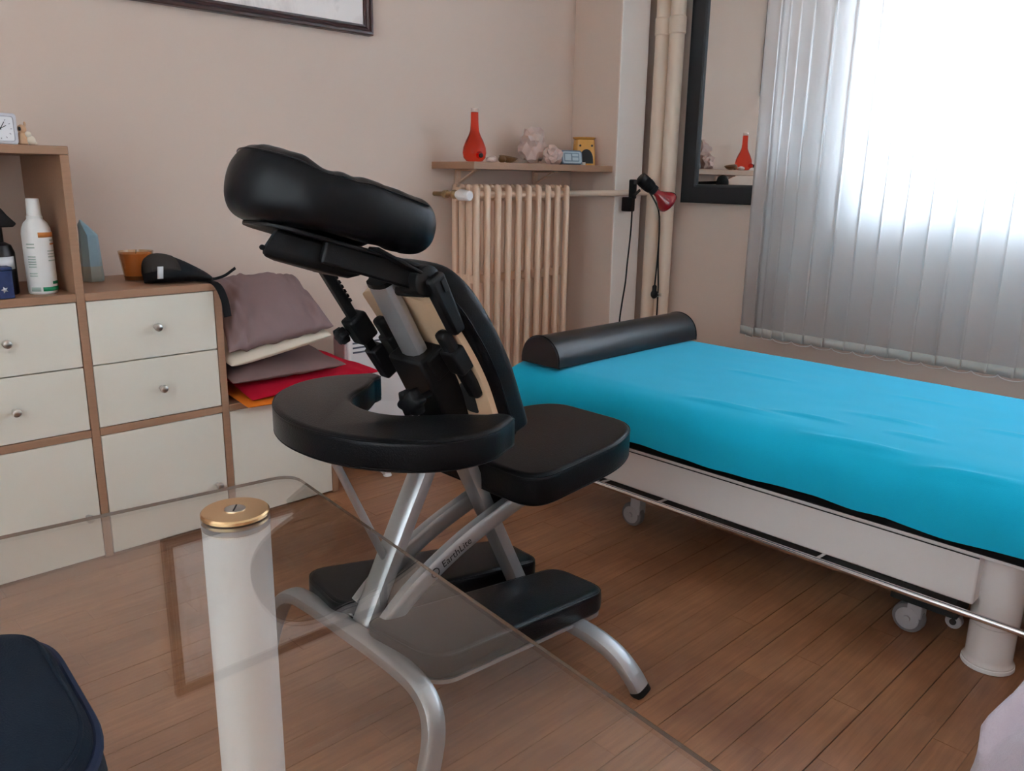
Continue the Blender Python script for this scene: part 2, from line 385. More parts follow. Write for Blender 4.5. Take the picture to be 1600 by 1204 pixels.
def nz(x, y=0, z=0): return noise.noise(Vector((x, y, z)))

# ------------------------------------------------------------------ the room
XL, XR, YF, YB, ZC = -.80, 3.08, -1.3, 2.53, 2.50
WY0, WY1, WZ0, WZ1 = -1.0, 1.36, 0.86, 2.22
struct(MB().box(XL - .1, XR + .1, YB, YB + .12, 0, ZC).build('wall_back', M['wall'], org=(.7, YB, 0)), 'beige painted back wall behind the drawers and radiator', 'wall')
VY0, VY1, VZ0, VZ1 = -1.0, 1.3, .50, 2.10
struct(MB().box(XL - .12, XL, YF, VY0, 0, ZC).box(XL - .12, XL, VY1, YB, 0, ZC).box(XL - .12, XL, VY0, VY1, 0, VZ0).box(XL - .12, XL, VY0, VY1, VZ1, ZC).build('wall_left', M['column'], org=(XL, 0, 0)), 'pale painted wall on the side opposite the blind', 'wall')
struct(MB().box(XL - .1, XR + .1, YF - .12, YF, 0, ZC).build('wall_front', M['wall'], org=(0, YF, 0)), 'beige painted wall facing the radiator wall', 'wall')
w = MB()
w.box(XR, XR + .2, YF, YB, 0, WZ0).box(XR, XR + .2, YF, YB, WZ1, ZC).box(XR, XR + .2, WY1, YB, WZ0, WZ1).box(XR, XR + .2, YF, WY0, WZ0, WZ1)
struct(w.build('wall_right', M['wall'], org=(XR, 0, 0)), 'beige painted window wall behind the vertical blind', 'wall')
struct(MB().box(XL - .1, XR + .1, YF, YB, ZC, ZC + .1).build('ceiling', M['ceiling'], org=(.7, .4, ZC)), 'plain off-white ceiling', 'ceiling')
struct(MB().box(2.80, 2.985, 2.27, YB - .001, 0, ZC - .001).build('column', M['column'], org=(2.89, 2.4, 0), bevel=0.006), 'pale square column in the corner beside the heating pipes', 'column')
_co = bpy.data.objects['column']; _co.data.materials.append(M['wall'])      # its side towards the radiator uses the wall material
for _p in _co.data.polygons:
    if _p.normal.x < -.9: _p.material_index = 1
# floor of oak strips
fl = struct(MB().box(XL, XR, YF, YB, -0.06, -0.006).build('floor', M['dark'], org=(.7, .4, 0)), 'worn brown oak strip floor', 'floor')
PW = 0.0617; Y0 = 0.392
def project(x, y, z):
    q = Vector((x, y, z - 1.0)); d = q.dot(_f)
    if d < 0.05: return None
    return 800 + 1278.2 * q.dot(_r) / d, 602 + 1278.2 * q.dot(_d) / d, d
planks = []
k0 = int(math.floor((YF - Y0) / PW)); rr = random.Random(11)
for k in range(k0, int((YB - Y0) / PW) + 1):
    ya, yb = max(YF, Y0 + k * PW), min(YB, Y0 + (k + 1) * PW)
    if yb - ya < .01: continue
    x = XL - rr.random() * 0.5; gap = rr.choice((.0002, .0003, .0003, .0004, .0005, .0006, .0012))
    while x < XR:
        L = rr.uniform(0.40, 0.62); xa, xb = max(XL, x), min(XR, x + L); x += L
        if xb - xa < .01: continue
        p = project((xa + xb) / 2, (ya + yb) / 2, 0)
        area = 0
        if p and -120 < p[0] < 1720 and 300 < p[1] < 1330: area = (xb - xa) / p[2] ** 2
        planks.append((area, xa, xb, ya, yb, gap))
planks.sort(key=lambda q: -q[0])
def plank_mesh(mb, xa, xb, ya, yb, g):
    zt = -rr.random() * 0.0006
    mb.box(xa + .0003, xb - .0003, ya + g, yb - g, -0.006, zt)
for area, xa, xb, ya, yb, gap in planks[:300]:
    mb = MB(); plank_mesh(mb, xa, xb, ya, yb, gap)
    mb.build('plank', M['floor'], fl, org=((xa + xb) / 2, (ya + yb) / 2, 0), smooth=False)
mb = MB()
for area, xa, xb, ya, yb, gap in planks[300:]: plank_mesh(mb, xa, xb, ya, yb, gap)
o = mb.build('plank_field', M['floor'], fl, smooth=False); o['kind'] = 'stuff'

# window
wf = MB()
FX0, FX1 = XR + .02, XR + .08
for a, b, c, d in ((WY0, WY1, WZ0, WZ0 + .055), (WY0, WY1, WZ1 - .055, WZ1)): wf.box(FX0, FX1, a, b, c, d)
for yc in (WY1 - .03, .98, -.02, WY0 + .03): wf.box(FX0, FX1, yc - .035, yc + .035, WZ0 + .055, WZ1 - .055)
win = struct(wf.build('window_1', M['white'], org=(XR, .18, WZ0), bevel=.004), 'white casement window glowing behind the vertical blind', 'window')
for a, b in ((1.015 - .0, 1.295), (.015, .945), (-.935, -.055)):
    MB().box(XR + .045, XR + .051, a, b, WZ0 + .055, WZ1 - .055).build('pane', M['pane'], win, smooth=False)
MB().box(XR - .02, XR + .02, WY0 - .03, WY1 + .03, WZ0 - .03, WZ0).build('sill', M['white'], win, bevel=.004)

w2 = MB().box(XL - .08, XL - .02, VY0, VY1, VZ0, VZ0 + .05).box(XL - .08, XL - .02, VY0, VY1, VZ1 - .05, VZ1)  # out-of-view window added to give the room soft fill light
for yy in (VY0 + .025, VY0 + .79, VY1 - .79, VY1 - .025): w2.box(XL - .08, XL - .02, yy - .025, yy + .025, VZ0 + .05, VZ1 - .05)
fill_win = struct(w2.build('fill_window', M['white'], org=(XL, .15, VZ0), bevel=.004), 'added unseen fill-light window with dim frosted panes opposite the blind', 'window')
for a, b in ((VY0 + .05, VY0 + .765), (VY0 + .815, VY1 - .815), (VY1 - .765, VY1 - .05)):
    MB().box(XL - .052, XL - .047, a, b, VZ0 + .05, VZ1 - .05).build('fill_pane', M['frosted'], fill_win, smooth=False)

# vertical blind
BX = 2.97; BZ0, BZ1 = 0.392, 2.36
bl = thing('vertical_blind', 'white fabric vertical blind drawn across the bright window above the turquoise bed', 'blind', (BX, .3, BZ0))
MB().box(BX - .02, BX + .025, -1.15, 1.72, BZ1 + .005, BZ1 + .045).build('headrail', M['white'], bl, bevel=.003)
for yy in (1.6, .3, -1.0): MB().box(BX + .02, XR - .001, yy - .012, yy + .012, BZ1 + .02, BZ1 + .035).build('wall_bracket', M['white'], bl)
def slat_fn(wd):
    def f(u, v):
        a = (u - .5); bow = .006 * (1 - (2 * a) ** 2)
        return Vector((bow, a * wd, BZ0 + .002 + v * (BZ1 - BZ0)))
    return f
sm = MB().grid(slat_fn(.089), 9, 2).build('slat', M['blind'], bl, org=(0, 0, BZ0), solid=.0006)
wmb = MB().grid(lambda u, v: Vector((-.0016 + .006 * (1 - (2 * u - 1) ** 2), (u - .5) * .086, BZ0 + v * .034)), 9, 2)
wm = wmb.build('weight_pocket', M['blindweight'], sm, org=(0, 0, BZ0), solid=.0035)
ys = [1.690, 1.660, 1.618]
y = 1.570
while y > -1.1: ys.append(y); y -= .0807
prevp = None; rr = random.Random(3)
for i, yv in enumerate(ys):
    ang = -radians((26, 20, 12)[i] if i < 3 else rr.uniform(4, 8)); dx = 0.012 * (i % 2) if i < 3 else 0
    if i == 0: s_, w_ = sm, wm
    else:
        s_ = sm.copy(); COL.objects.link(s_); s_.parent = bl; w_ = wm.copy(); COL.objects.link(w_); w_.parent = s_
    s_.location = (dx + rr.uniform(-.003, .003), yv - .3, 0); s_.rotation_euler = (0, 0, ang)
    w_.location = (0, 0, 0); w_.rotation_euler = (0, 0, 0)
    p = Vector((BX - .008, yv, BZ0 + .004))
    if prevp is not None and yv > 0.2:
        a, b = prevp, p; mid = (a + b) / 2 + Vector((-.004, 0, -.012 if (a - b).length > .05 else -.006))
        MB().tube(smooth_path([a, (a * .7 + mid * .3) + Vector((0, 0, -.005)), mid, (b * .7 + mid * .3) + Vector((0, 0, -.005)), b], 4), .0013, 6).build('chain', M['blindchain'], bl)
    prevp = p

# heating pipes
for px, py, lab in ((3.0, 2.212, 'cream heating riser pipe next to the pale column'), (3.0, 2.141, 'cream heating riser pipe next to the black mirror frame')):
    t = thing('riser_pipe', lab, 'pipe', (px, py, 0))
    MB().tube([(px, py, .001), (px, py, ZC - .001)], .0315, 24).build('pipe', M['pipe'], t)
    MB().lathe([(.0315, -.035), (.0353, -.031), (.0353, .031), (.0315, .035)], (px, py, 1.615), n=24).build('socket_collar', M['pipe'], t)

# mirror
MY0, MY1, MZ0, MZ1 = 1.37, 2.106, 0.905, 1.98
t = thing('wall_mirror', 'rectangular wall mirror in a wide black frame left of the blind', 'mirror', (3.065, 1.74, MZ0))
fw = .078
m_ = MB()
m_.loft([[(x, y, z) for y, z in ((MY0 + i, MZ0 + i), (MY1 - i, MZ0 + i), (MY1 - i, MZ1 - i), (MY0 + i, MZ1 - i))] for x, i in ((3.079, 0), (3.047, 0), (3.043, .004), (3.043, fw - .012), (3.047, fw - .004), (3.056, fw), (3.079, fw))], cap=False)
m_.build('frame', M['mirrorframe'], t, smooth=False)
MB().box(3.056, 3.062, MY0 + fw - .004, MY1 - fw + .004, MZ0 + fw - .004, MZ1 - fw + .004).build('mirror_glass', M['mirror'], t, smooth=False)

# framed picture
PX0, PX1, PZ0, PZ1 = 0.885, 1.747, 1.462, 2.03
t = thing('framed_picture', 'pale print in a dark mahogany frame high on the back wall', 'picture', (1.316, 2.52, PZ0))
prof = [(2.529, 0), (2.506, 0), (2.500, .003), (2.500, .010), (2.505, .013), (2.503, .018), (2.508, .024), (2.512, .026), (2.511, .032), (2.529, .034)]
MB().loft([[(x, y, z) for x, z in ((PX0 + i, PZ0 + i), (PX1 - i, PZ0 + i), (PX1 - i, PZ1 - i), (PX0 + i, PZ1 - i))] for y, i in prof], cap=False).build('frame', M['frame'], t, smooth=False)
MB().box(PX0 + .03, PX1 - .03, 2.516, 2.52, PZ0 + .03, PZ1 - .03).build('print', M['print'], t, smooth=False)

# ------------------------------------------------------------------ stepped cabinet
P = .35; X0 = -.767; FYc, BYc = 2.184, 2.525; T = .020
ups = [.633 - 4 * P + P * i for i in range(7)]          # centre lines of uprights, last at 1.333
cab = thing('shelf_unit', 'stepped oak shelf unit with cream drawers and doors along the back wall', 'cabinet', (.63, 2.35, 0))
Z1, Z2, Z3 = .345, .695, 1.045
def oakbox(n, *a): return MB().box(*a).build(n, M['oak'], cab, bevel=.0012, seg=1)
for i, ux in enumerate(ups):
    top = Z3 - T / 2 if i <= 4 else (Z2 - T / 2 if i == 5 else Z1 - T / 2)
    oakbox('upright', ux - T / 2, ux + T / 2, FYc, BYc, 0, top)
oakbox('top_board', ups[0] - T / 2, ups[4] + T / 2, FYc - .001, BYc, Z3 - T / 2, Z3 + T / 2)
for i in range(6):
    xa, xb = ups[i] + T / 2, ups[i + 1] - T / 2
    if i < 4: oakbox('shelf', xa, xb, FYc, BYc, Z2 - T / 2, Z2 + T / 2)
    if i < 5: oakbox('shelf', xa, xb, FYc, BYc, Z1 - T / 2, Z1 + T / 2)
    oakbox('shelf', xa, xb, FYc + .02, BYc, .002, .018)
oakbox('top_board', ups[4] + T / 2, ups[5] + T / 2, FYc - .001, BYc, Z2 - T / 2, Z2 + T / 2)
oakbox('top_board', ups[5] + T / 2, ups[6] + T / 2, FYc - .001, BYc, Z1 - T / 2, Z1 + T / 2)
knob_src = [None]
def knob(parent, x, z):
    y = FYc + .002
    mb = MB().lathe([(.006, 0), (.0045, .004), (.0045, .012), (.008, .0145), (.0105, .019), (.0105, .023), (.0085, .0275), (.004, .0295)], (0, 0, 0), (0, -1, 0), 20)
    if knob_src[0] is None:
        o = mb.build('knob', M['steel'], parent, org=(0, 0, 0)); knob_src[0] = o
    else:
        o = knob_src[0].copy(); COL.objects.link(o); o.parent = parent
    o.location = Vector((x, y, z)) - ORG[parent.name]
def front(nm, xa, xb, za, zb):
    g = .0015
    return MB().box(xa + g, xb - g, FYc + .002, FYc + .018, za + g, zb - g).build(nm, M['cream'], cab, bevel=.0012, seg=1)
for i in range(6):
    xa, xb = ups[i] + T / 2, ups[i + 1] - T / 2; xm = (xa + xb) / 2
    d = front('door', xa, xb, .004, Z1 - T / 2); knob(d, xb - .032, .125)
    if i < 5:
        zm = (Z1 + Z2) / 2
        d = front('drawer', xa, xb, Z1 + T / 2, zm); knob(d, xm, (Z1 + zm) / 2 + .004)
        d = front('drawer', xa, xb, zm, Z2 - T / 2); knob(d, xm, (Z2 + zm) / 2 - .004)
ZT2, ZT3, ZT1 = Z2 + T / 2, Z3 + T / 2, Z1 + T / 2

# --- things on the shelf unit
t = thing('spray_bottle', 'white lotion bottle with orange and green label bands in the open shelf', 'bottle', (.570, 2.25, ZT2))
b = MB().lathe([(.029, 0), (.032, .003), (.033, .02), (.033, .145), (.031, .158), (.026, .170), (.0185, .178), (.017, .181)], (.570, 2.25, ZT2), n=36).build('body', M['pearl'], t)
MB().lathe([(.0175, .179), (.0175, .186), (.016, .187), (.0145, .224), (.0135, .228)], (.570, 2.25, ZT2), n=28).build('cap', M['pearl'], t)
def band(r, z0, z1, a0, a1, m, nm='label_band', n=14):
    MB().grid(lambda u, v: Vector((.570 + r * cos(radians(a0 + u * (a1 - a0))), 2.25 + r * sin(radians(a0 + u * (a1 - a0))), ZT2 + z0 + v * (z1 - z0))), n, 2).build(nm, m, t, solid=.0006)
band(.0335, .137, .149, -100, -20, M['orangeprint']); band(.0335, .008, .018, -104, -20, M['greenprint']); band(.0335, .024, .031, -62, -20, M['greenprint'])
band(.0335, .008, .018, -150, -112, M['greyprint'])
for z0 in (.120, .112, .090, .084, .078, .072, .066, .05, .044): band(.0334, z0, z0 + .0028, -150, -118, M['greyprint'], 'label_line', 6)
for z0 in (.128, .119): band(.0334, z0, z0 + .0035, -55, -18, M['orangeprint'] if z0 < .12 else M['greyprint'], 'label_line', 6)
for z0 in (.103, .096, .089, .08): band(.0334, z0, z0 + .0025, -70, -25, M['greyprint'], 'label_line', 6)

t = thing('pump_bottle', 'black bottle with a peaked cap beside the white lotion bottle', 'bottle', (.490, 2.285, ZT2))
MB().lathe([(.034, 0), (.036, .004), (.036, .10), (.030, .118), (.016, .126)], (.490, 2.285, ZT2), n=30).build('body', M['blackgloss'], t)
MB().lathe([(.016, .124), (.016, .165)], (.490, 2.285, ZT2), n=20).build('neck', M['blackgloss'], t)
MB().loft([[(.490 + dx, 2.285 + dy, ZT2 + z) for dx, dy in ((-.022, -.018), (e, -.014), (e, .014), (-.022, .018))] for z, e in ((.160, .038), (.168, .046), (.188, .028), (.206, .016))]).build('peaked_cap', M['blackgloss'], t, bevel=.003)
MB().grid(lambda u, v: Vector((.490 + .0366 * cos(radians(-110 + 70 * u)), 2.285 + .0366 * sin(radians(-110 + 70 * u)), ZT2 + .062 + .03 * v)), 8, 2).build('label', M['whiteprint'], t, solid=.0005)

t = thing('card_box', 'small dark blue patterned box in front of the black bottle', 'box', (.462, 2.212, ZT2))
MB().box(.420, .494, 2.190, 2.232, ZT2 + .0005, ZT2 + .066).build('carton', M['bluebox'], t, bevel=.002)
MB().box(.419, .4945, 2.189, 2.2325, ZT2 + .0665, ZT2 + .074).build('lid', M['bluebox'], t, bevel=.0015)
MB().add([(.474 + .008 * (1 if j % 2 else .45) * cos(pi * j / 5), 2.1893, ZT2 + .022 + .008 * (1 if j % 2 else .45) * sin(pi * j / 5)) for j in range(10)], [tuple(range(10))]).build('star_print', M['whiteprint'], t, solid=.0004)

t = thing('square_clock', 'white square desk clock on top of the oak shelf unit', 'clock', (.513, 2.225, ZT3))
cx, cy, cz, hw = .513, 2.225, ZT3 + .0345, .034
rp = lambda s: round_poly([(cx - s, cz - s), (cx + s, cz - s), (cx + s, cz + s), (cx - s, cz + s)], .008, 4)
MB().loft([[(x, y, z) for x, z in rp(s)] for y, s in ((2.245, hw - .002), (2.243, hw), (2.207, hw), (2.205, hw - .002), (2.205, hw - .006), (2.2085, hw - .007))]).build('case', M['clockcase'], t)
MB().box(cx - hw + .008, cx + hw - .008, 2.2075, 2.2082, cz - hw + .008, cz + hw - .008).build('dial', M['clockface'], t)
for k in range(12):
    a = k * pi / 6; MB().beam((cx + .020 * cos(a), 2.2072, cz + .020 * sin(a)), (cx + .0235 * cos(a), 2.2072, cz + .0235 * sin(a)), .0015, .0006, (sin(a), 0, -cos(a))).build('tick', M['clockgrey'], t)
for a, L in ((radians(60), .017), (radians(112), .021), (radians(30), .014)):
    MB().beam((cx - .003 * cos(a), 2.2068, cz - .003 * sin(a)), (cx + L * cos(a), 2.2068, cz + L * sin(a)), .0014, .0006, (sin(a), 0, -cos(a))).build('hand', M['ink'], t)

t = thing('figurine', 'tiny tan and ivory figurine beside the square clock', 'figurine', (.566, 2.225, ZT3))
MB().lathe([(.008, 0), (.012, .003), (.012, .014), (.009, .024), (.006, .029)], (.560, 2.225, ZT3), n=18).build('body', M['tan'], t)
MB().ball((.560, 2.222, ZT3 + .036), .0095, .009, .010).ball((.567, 2.222, ZT3 + .047), .003, .003, .006, 10, 6).build('head', M['tan'], t)
MB().ball((.5755, 2.220, ZT3 + .011), .010, .009, .011).ball((.571, 2.218, ZT3 + .024), .007, .007, .007).ball((.5835, 2.219, ZT3 + .005), .005, .005, .005).build('companion', M['ivory'], t)
MB().ball((.5535, 2.214, ZT3 + .036), .003, .002, .005, 10, 6).build('ear', M['ink'], t)

t = thing('glass_obelisk', 'faceted pale blue glass obelisk standing against the shelf upright', 'ornament', (.738, 2.42, ZT2))
def ob(z, s, sx=0): return [(.738 + sx + dx * s, 2.42 + dy * s, ZT2 + z) for dx, dy in ((-.025, -.010), (-.010, -.025), (.015, -.025), (.027, -.008), (.027, .014), (.008, .026), (-.014, .025), (-.025, .010))]
MB().loft([ob(.042, 1.0), ob(.125, .84), ob(.152, .42, -.012), ob(.166, .06, -.016)]).build('crystal', M['bluecore'], t, smooth=False)
MB().loft([ob(.0005, 1.02), ob(.012, 1.05), ob(.042, 1.0)]).build('base', M['bluecore_base'], t, smooth=False)

t = thing('candle_glass', 'amber candle in a flared glass tumbler next to the black pouch', 'candle', (.846, 2.385, ZT2))
c0 = (.846, 2.385, ZT2)
MB().lathe([(.032, .001), (.034, .003), (.0465, .080), (.0445, .080), (.0325, .010)], c0, n=40).build('tumbler', M['amberglass'], t)
MB().lathe([(.031, .011), (.0422, .073), (.040, .074), (.006, .072)], c0, n=36).build('wax', M['amberwax'], t)
MB().tube([(c0[0], c0[1], ZT2 + .070), (c0[0] + .002, c0[1], ZT2 + .083)], .001, 6).build('wick', M['ink'], t)
MB().lathe([(.0335, .0015), (.0355, .012), (.0345, .0125), (.0325, .002)], c0, n=40).build('base_ring', M['shell'], t)

t = thing('soft_pouch', 'black rounded fabric pouch with a charcoal end lying on the unit', 'pouch', (.915, 2.285, ZT2))
def pouch(u, v):
    a = 2 * pi * u; s = v
    x = .826 + .168 * s
    h = .088 * (sin(pi * min(1, (s * .94 + .03)) ** .62)) ** .55 * (1 - .42 * s); d = .060 * (max(0, 1 - (2 * s - 1) ** 4)) ** .5 + .004
    return Vector((x, 2.285 + d * cos(a) - .035 * s, ZT2 + .001 + max(0, h) * (.5 + .5 * sin(a)) * (1 - .10 * cos(a) ** 2)))
pm = MB().grid(pouch, 28, 22, True); pm.f.append(tuple(range(28))); pm.f.append(tuple(len(pm.v) - 28 + i for i in range(28)))
pm.build('body', M['blackfabric'], t, angle=70)
def cap_(u, v):
    q = pouch(u, .0 + v * .42 * (1 - .5 * (sin(2 * pi * u) < 0) * 1)); c = Vector((.87, 2.275, ZT2 + .03)); d = (q - c); return c + d * 1.012 + Vector((0, 0, .0004))
MB().grid(lambda u, v: cap_(.02 + u * .46, v), 18, 8).build('charcoal_panel', M['charcoal'], t, solid=.0008)
MB().add([(.838, 2.222, ZT2 + .018), (.852, 2.218, ZT2 + .018), (.856, 2.221, ZT2 + .050), (.842, 2.225, ZT2 + .050)], [(0, 1, 2, 3)]).build('white_tag', M['whiteprint'], t, solid=.0008)
prof = [(-.011, -.0008), (.011, -.0008), (.011, .0008), (-.011, .0008)]
MB().sweep(smooth_path([(.955, 2.24, ZT2 + .003), (.972, 2.19, ZT2 + .003), (.982, 2.168, ZT2 - .012), (.992, 2.160, ZT2 - .05), (.996, 2.158, ZT2 - .092)], 6), prof, side=(1, .1, .0)).build('strap', M['strap'], t)
MB().sweep(smooth_path([(.965, 2.235, ZT2 + .003), (1.0, 2.25, ZT2 + .002), (1.04, 2.26, ZT2 + .008), (1.075, 2.28, ZT2 + .02), (1.09, 2.29, ZT2 + .025)], 5), [(-.004, -.0008), (.004, -.0008), (.004, .0008), (-.004, .0008)], side=(0, .3, 1)).build('strap_end', M['strap'], t)

# --- cushions on the low cabinet
def pillow(name, corners, th, m, label, cat='cushion', p=2.4, bow=.03, seed=0, wr=.006, group='stacked cushions on the low cabinet', n=26, flat=0.0):
    A, B, C, D = [Vector(c) for c in corners]      # front-left, front-right, back-right, back-left
    up = (B - A).cross(D - A).normalized()
    if up.z < 0: up = -up
    org = (A + B + C + D) / 4; mb = MB()
    for sgn in (1, -1):
        def fn(u, v):
            uu, vv = 2 * u - 1, 2 * v - 1
            uu = math.copysign(abs(uu) ** .8, uu); vv = math.copysign(abs(vv) ** .8, vv)
            bu = uu * (1 - bow * (1 - vv * vv)); bv = vv * (1 - bow * (1 - uu * uu))
            s_, t_ = (bu + 1) / 2, (bv + 1) / 2
            pt = A * (1 - s_) * (1 - t_) + B * s_ * (1 - t_) + C * s_ * t_ + D * (1 - s_) * t_
            e = max(0, (1 - abs(uu) ** p)) * max(0, (1 - abs(vv) ** p)); hgt = th / 2 * e ** .5
            edge = (1 - e)
            wrk = wr * edge * e ** .3 * (nz(uu * 7 + seed, vv * 2.2, seed) + .5 * nz(uu * 15 + seed, vv * 4, 3)) * (1 if e > 0 else 0)
            return pt + up * (sgn * (hgt * (1 - flat * (sgn < 0))) + wrk)
        mb.grid(fn, n, n)
    o = mb.build(name, m, None, org=org, angle=80, subsurf=1)
    return tag(o, label, cat, group)
pillow('folded_blanket', [(1.012, 2.110, .356), (1.515, 2.185, .325), (1.40, 2.49, .386), (1.03, 2.49, .386)], .018, M['orange'], 'orange folded fleece blanket at the bottom of the cushion stack', 'blanket', p=8, bow=.0, seed=9, wr=.003)
pillow('cushion', [(1.03, 2.12, .372), (1.54, 2.205, .366), (1.42, 2.49, .424), (1.04, 2.49, .420)], .044, M['red'], 'bright red cushion above the orange blanket, poking out to the right', seed=4, p=3, wr=.012)
pillow('cushion', [(.998, 2.165, .418), (1.385, 2.165, .418), (1.36, 2.49, .465), (1.02, 2.49, .465)], .056, M['mauve2'], 'brown taupe cushion between the cream and the red cushion', seed=2, wr=.018)
pillow('cushion', [(.998, 2.165, .468), (1.335, 2.165, .520), (1.35, 2.49, .575), (1.01, 2.49, .525)], .045, M['creamcloth'], 'thin cream cushion sandwiched under the topmost mauve cushion', seed=3, p=5, bow=.0, wr=.002)
pillow('cushion', [(.992, 2.165, .508), (1.335, 2.155, .548), (1.385, 2.48, .672), (1.085, 2.47, .682)], .105, M['mauve'], 'mauve square cushion tilted on top of the cushion stack', seed=1, wr=.034, n=34)

# ------------------------------------------------------------------ convector heater
t = thing('convector_heater', 'white electric convector heater with slotted top behind the cushions', 'heater', (1.68, 2.34, 0))
HX0, HX1, HY0, HY1, HZ0, HZ1 = 1.475, 1.93, 2.325, 2.395, .085, .482
MB().box(HX0 + .012, HX1 - .012, HY0, HY1, HZ0, HZ1).build('case', M['white'], t, bevel=.012, seg=3)
for x in (HX0, HX1 - .0125): MB().box(x, x + .0125, HY0 + .004, HY1 + .004, HZ0 + .004, HZ1 - .006).build('side_cap', M['pinkside'], t, bevel=.004)
for k in range(3): MB().box(HX0 + .03, HX1 - .03, HY0 - .0012, HY0 + .003, HZ1 - .040 - k * .016, HZ1 - .034 - k * .016).build('vent_slot', M['vent'], t)
for x in (1.54, 1.865):
    f = MB().sweep(smooth_path([(x, 2.185, .012), (x, 2.20, .016), (x, 2.25, .030), (x, 2.33, .072), (x, 2.36, .078), (x, 2.40, .05), (x, 2.455, .014)], 5), [(-.013, -.009), (.013, -.009), (.013, .009), (-.013, .009)], side=(1, 0, 0)).build('foot', M['white'], t, bevel=.003)
    for yy in (2.19, 2.45): MB().lathe([(.013, 0), (.015, .002), (.012, .01)], (x, yy, .0005), n=14).build('foot_pad', M['white'], f)

# ------------------------------------------------------------------ cast iron radiator
RX0, RP = 2.083, .0555; RY0, RY1 = 2.335, 2.485; RZ0, RZ1 = .085, .972
rad = thing('cast_iron_radiator', 'beige ten section cast iron column radiator below the wooden wall shelf', 'radiator', (2.33, 2.41, 0))
def section():
    mb = MB()
    cols = [RY0 + .013 + k * (RY1 - RY0 - .026) / 3 for k in range(4)]
    def rr_(hx, hy, x, y, z): return [(x + hx * math.copysign(abs(cos(q)) ** .8, cos(q)), y + hy * math.copysign(abs(sin(q)) ** .8, sin(q)), z) for q in [2 * pi * (i + .5) / 16 for i in range(16)]]
    for k, yc in enumerate(cols):
        mb.loft([rr_(.0108 * s, .0125 * s, 0, yc + (0 if k else dy), z) for z, s, dy in ((RZ0, .6, .006), (RZ0 + .012, 1, 0), (RZ1 - .020, 1, 0), (RZ1 - .006, .85, .003), (RZ1, .4, .008))])
    for z0, z1 in ((RZ1 - .062, RZ1 - .012), (RZ0 + .01, RZ0 + .06), (.600, .632)):
        mb.box(-.0065, .0065, cols[0] + .004, cols[-1], z0, z1)
    for zc in (RZ1 - .038, RZ0 + .036):
        mb.lathe([(.022, -RP / 2 + .0003), (.024, -RP / 2 + .006), (.024, RP / 2 - .006), (.022, RP / 2 - .0003)], (0, 2.41, zc), (1, 0, 0), 14)
        mb.lathe([(.015, -RP / 2 + .0003), (.015, RP / 2 - .0003)], (0, RY0 + .034, zc), (1, 0, 0), 10)
    return mb
s0 = section().build('radiator_section', M['radpaint'], rad, org=(0, 0, 0), angle=50)
for i in range(10):
    o = s0 if i == 0 else copy(s0, rad, (0, 0, 0))
    o.location = Vector((RX0 + RP * i, 0, 0)) - Vector(ORG[rad.name])
for i in (0, 9):
    x = RX0 + RP * i
    for yc in (RY0 + .02, RY1 - .02): MB().loft([[(x + s * a, yc + s * b, z) for a, b in ((-1, -1), (1, -1), (1, 1), (-1, 1))] for z, s in ((.001, .016), (.012, .011), (RZ0 + .02, .011))]).build('radiator_foot', M['radpaint'], rad, bevel=.003)
# valve
vz = RZ1 - .038
MB().tube([(RX0 - RP / 2, 2.41, vz), (RX0 - .048, 2.41, vz)], .011, 12).build('inlet_stub', M['radpaint'], rad)
MB().ball((RX0 - .055, 2.41, vz), .017).build('valve_body', M['brass'], rad)
v1 = Vector((RX0 - .055, 2.395, vz)); ax = Vector((.10, -1, -.06)).normalized()
hd = MB().lathe([(.014, 0), (.0155, .004), (.0155, .010), (.020, .013), (.0215, .020), (.0195, .045), (.0185, .052)], v1, ax, 24).build('thermostat_head', M['white'], rad)
MB().lathe([(.018, .052), (.0195, .054), (.0190, .064), (.016, .067)], v1, ax, 24).build('end_cap', M['white'], hd)
MB().tube([(RX0 - .055, 2.42, vz), (RX0 - .056, 2.455, vz), (RX0 - .056, YB - .001, vz)], .009, 12).build('wall_pipe', M['brass'], rad)
MB().lathe([(.015, 0), (.015, .02), (.012, .024)], (RX0 - .056, 2.45, vz), (0, 1, 0), 8).build('valve_nut', M['brass'], rad)
# return pipe to riser
MB().tube(smooth_path([(RX0 + 9.5 * RP, 2.41, vz), (2.64, 2.40, vz + .002), (2.70, 2.345, vz + .004), (2.775, 2.257, vz + .006), (2.84, 2.238, vz + .008), (2.93, 2.236, vz + .009), (2.962, 2.225, vz + .009)], 6), .0125, 14).build('return_pipe', M['pipe'], rad)
MB().lathe([(.017, 0), (.019, .003), (.019, .016), (.015, .02)], (RX0 + 9.5 * RP + .004, 2.41, vz), (1, 0, 0), 8).build('union_nut', M['radpaint'], rad)

# wall shelf with brackets
SZ = 1.052
sh = thing('wall_shelf', 'brown wooden wall shelf over the radiator with small metal brackets', 'shelf', (2.41, 2.4, SZ - .026))
MB().box(2.015, 2.797, 2.285, YB - .001, SZ - .026, SZ).build('board', M['oak'], sh, bevel=.0015)
for x in (2.14, 2.57):
    MB().box(x - .011, x + .011, 2.515, YB - .0005, SZ - .085, SZ - .027).beam((x, 2.522, SZ - .080), (x, 2.42, SZ - .031), .016, .006, (1, 0, 0)).box(x - .011, x + .011, 2.40, 2.52, SZ - .032, SZ - .0265).build('bracket', M['radpaint'], sh, bevel=.0015)

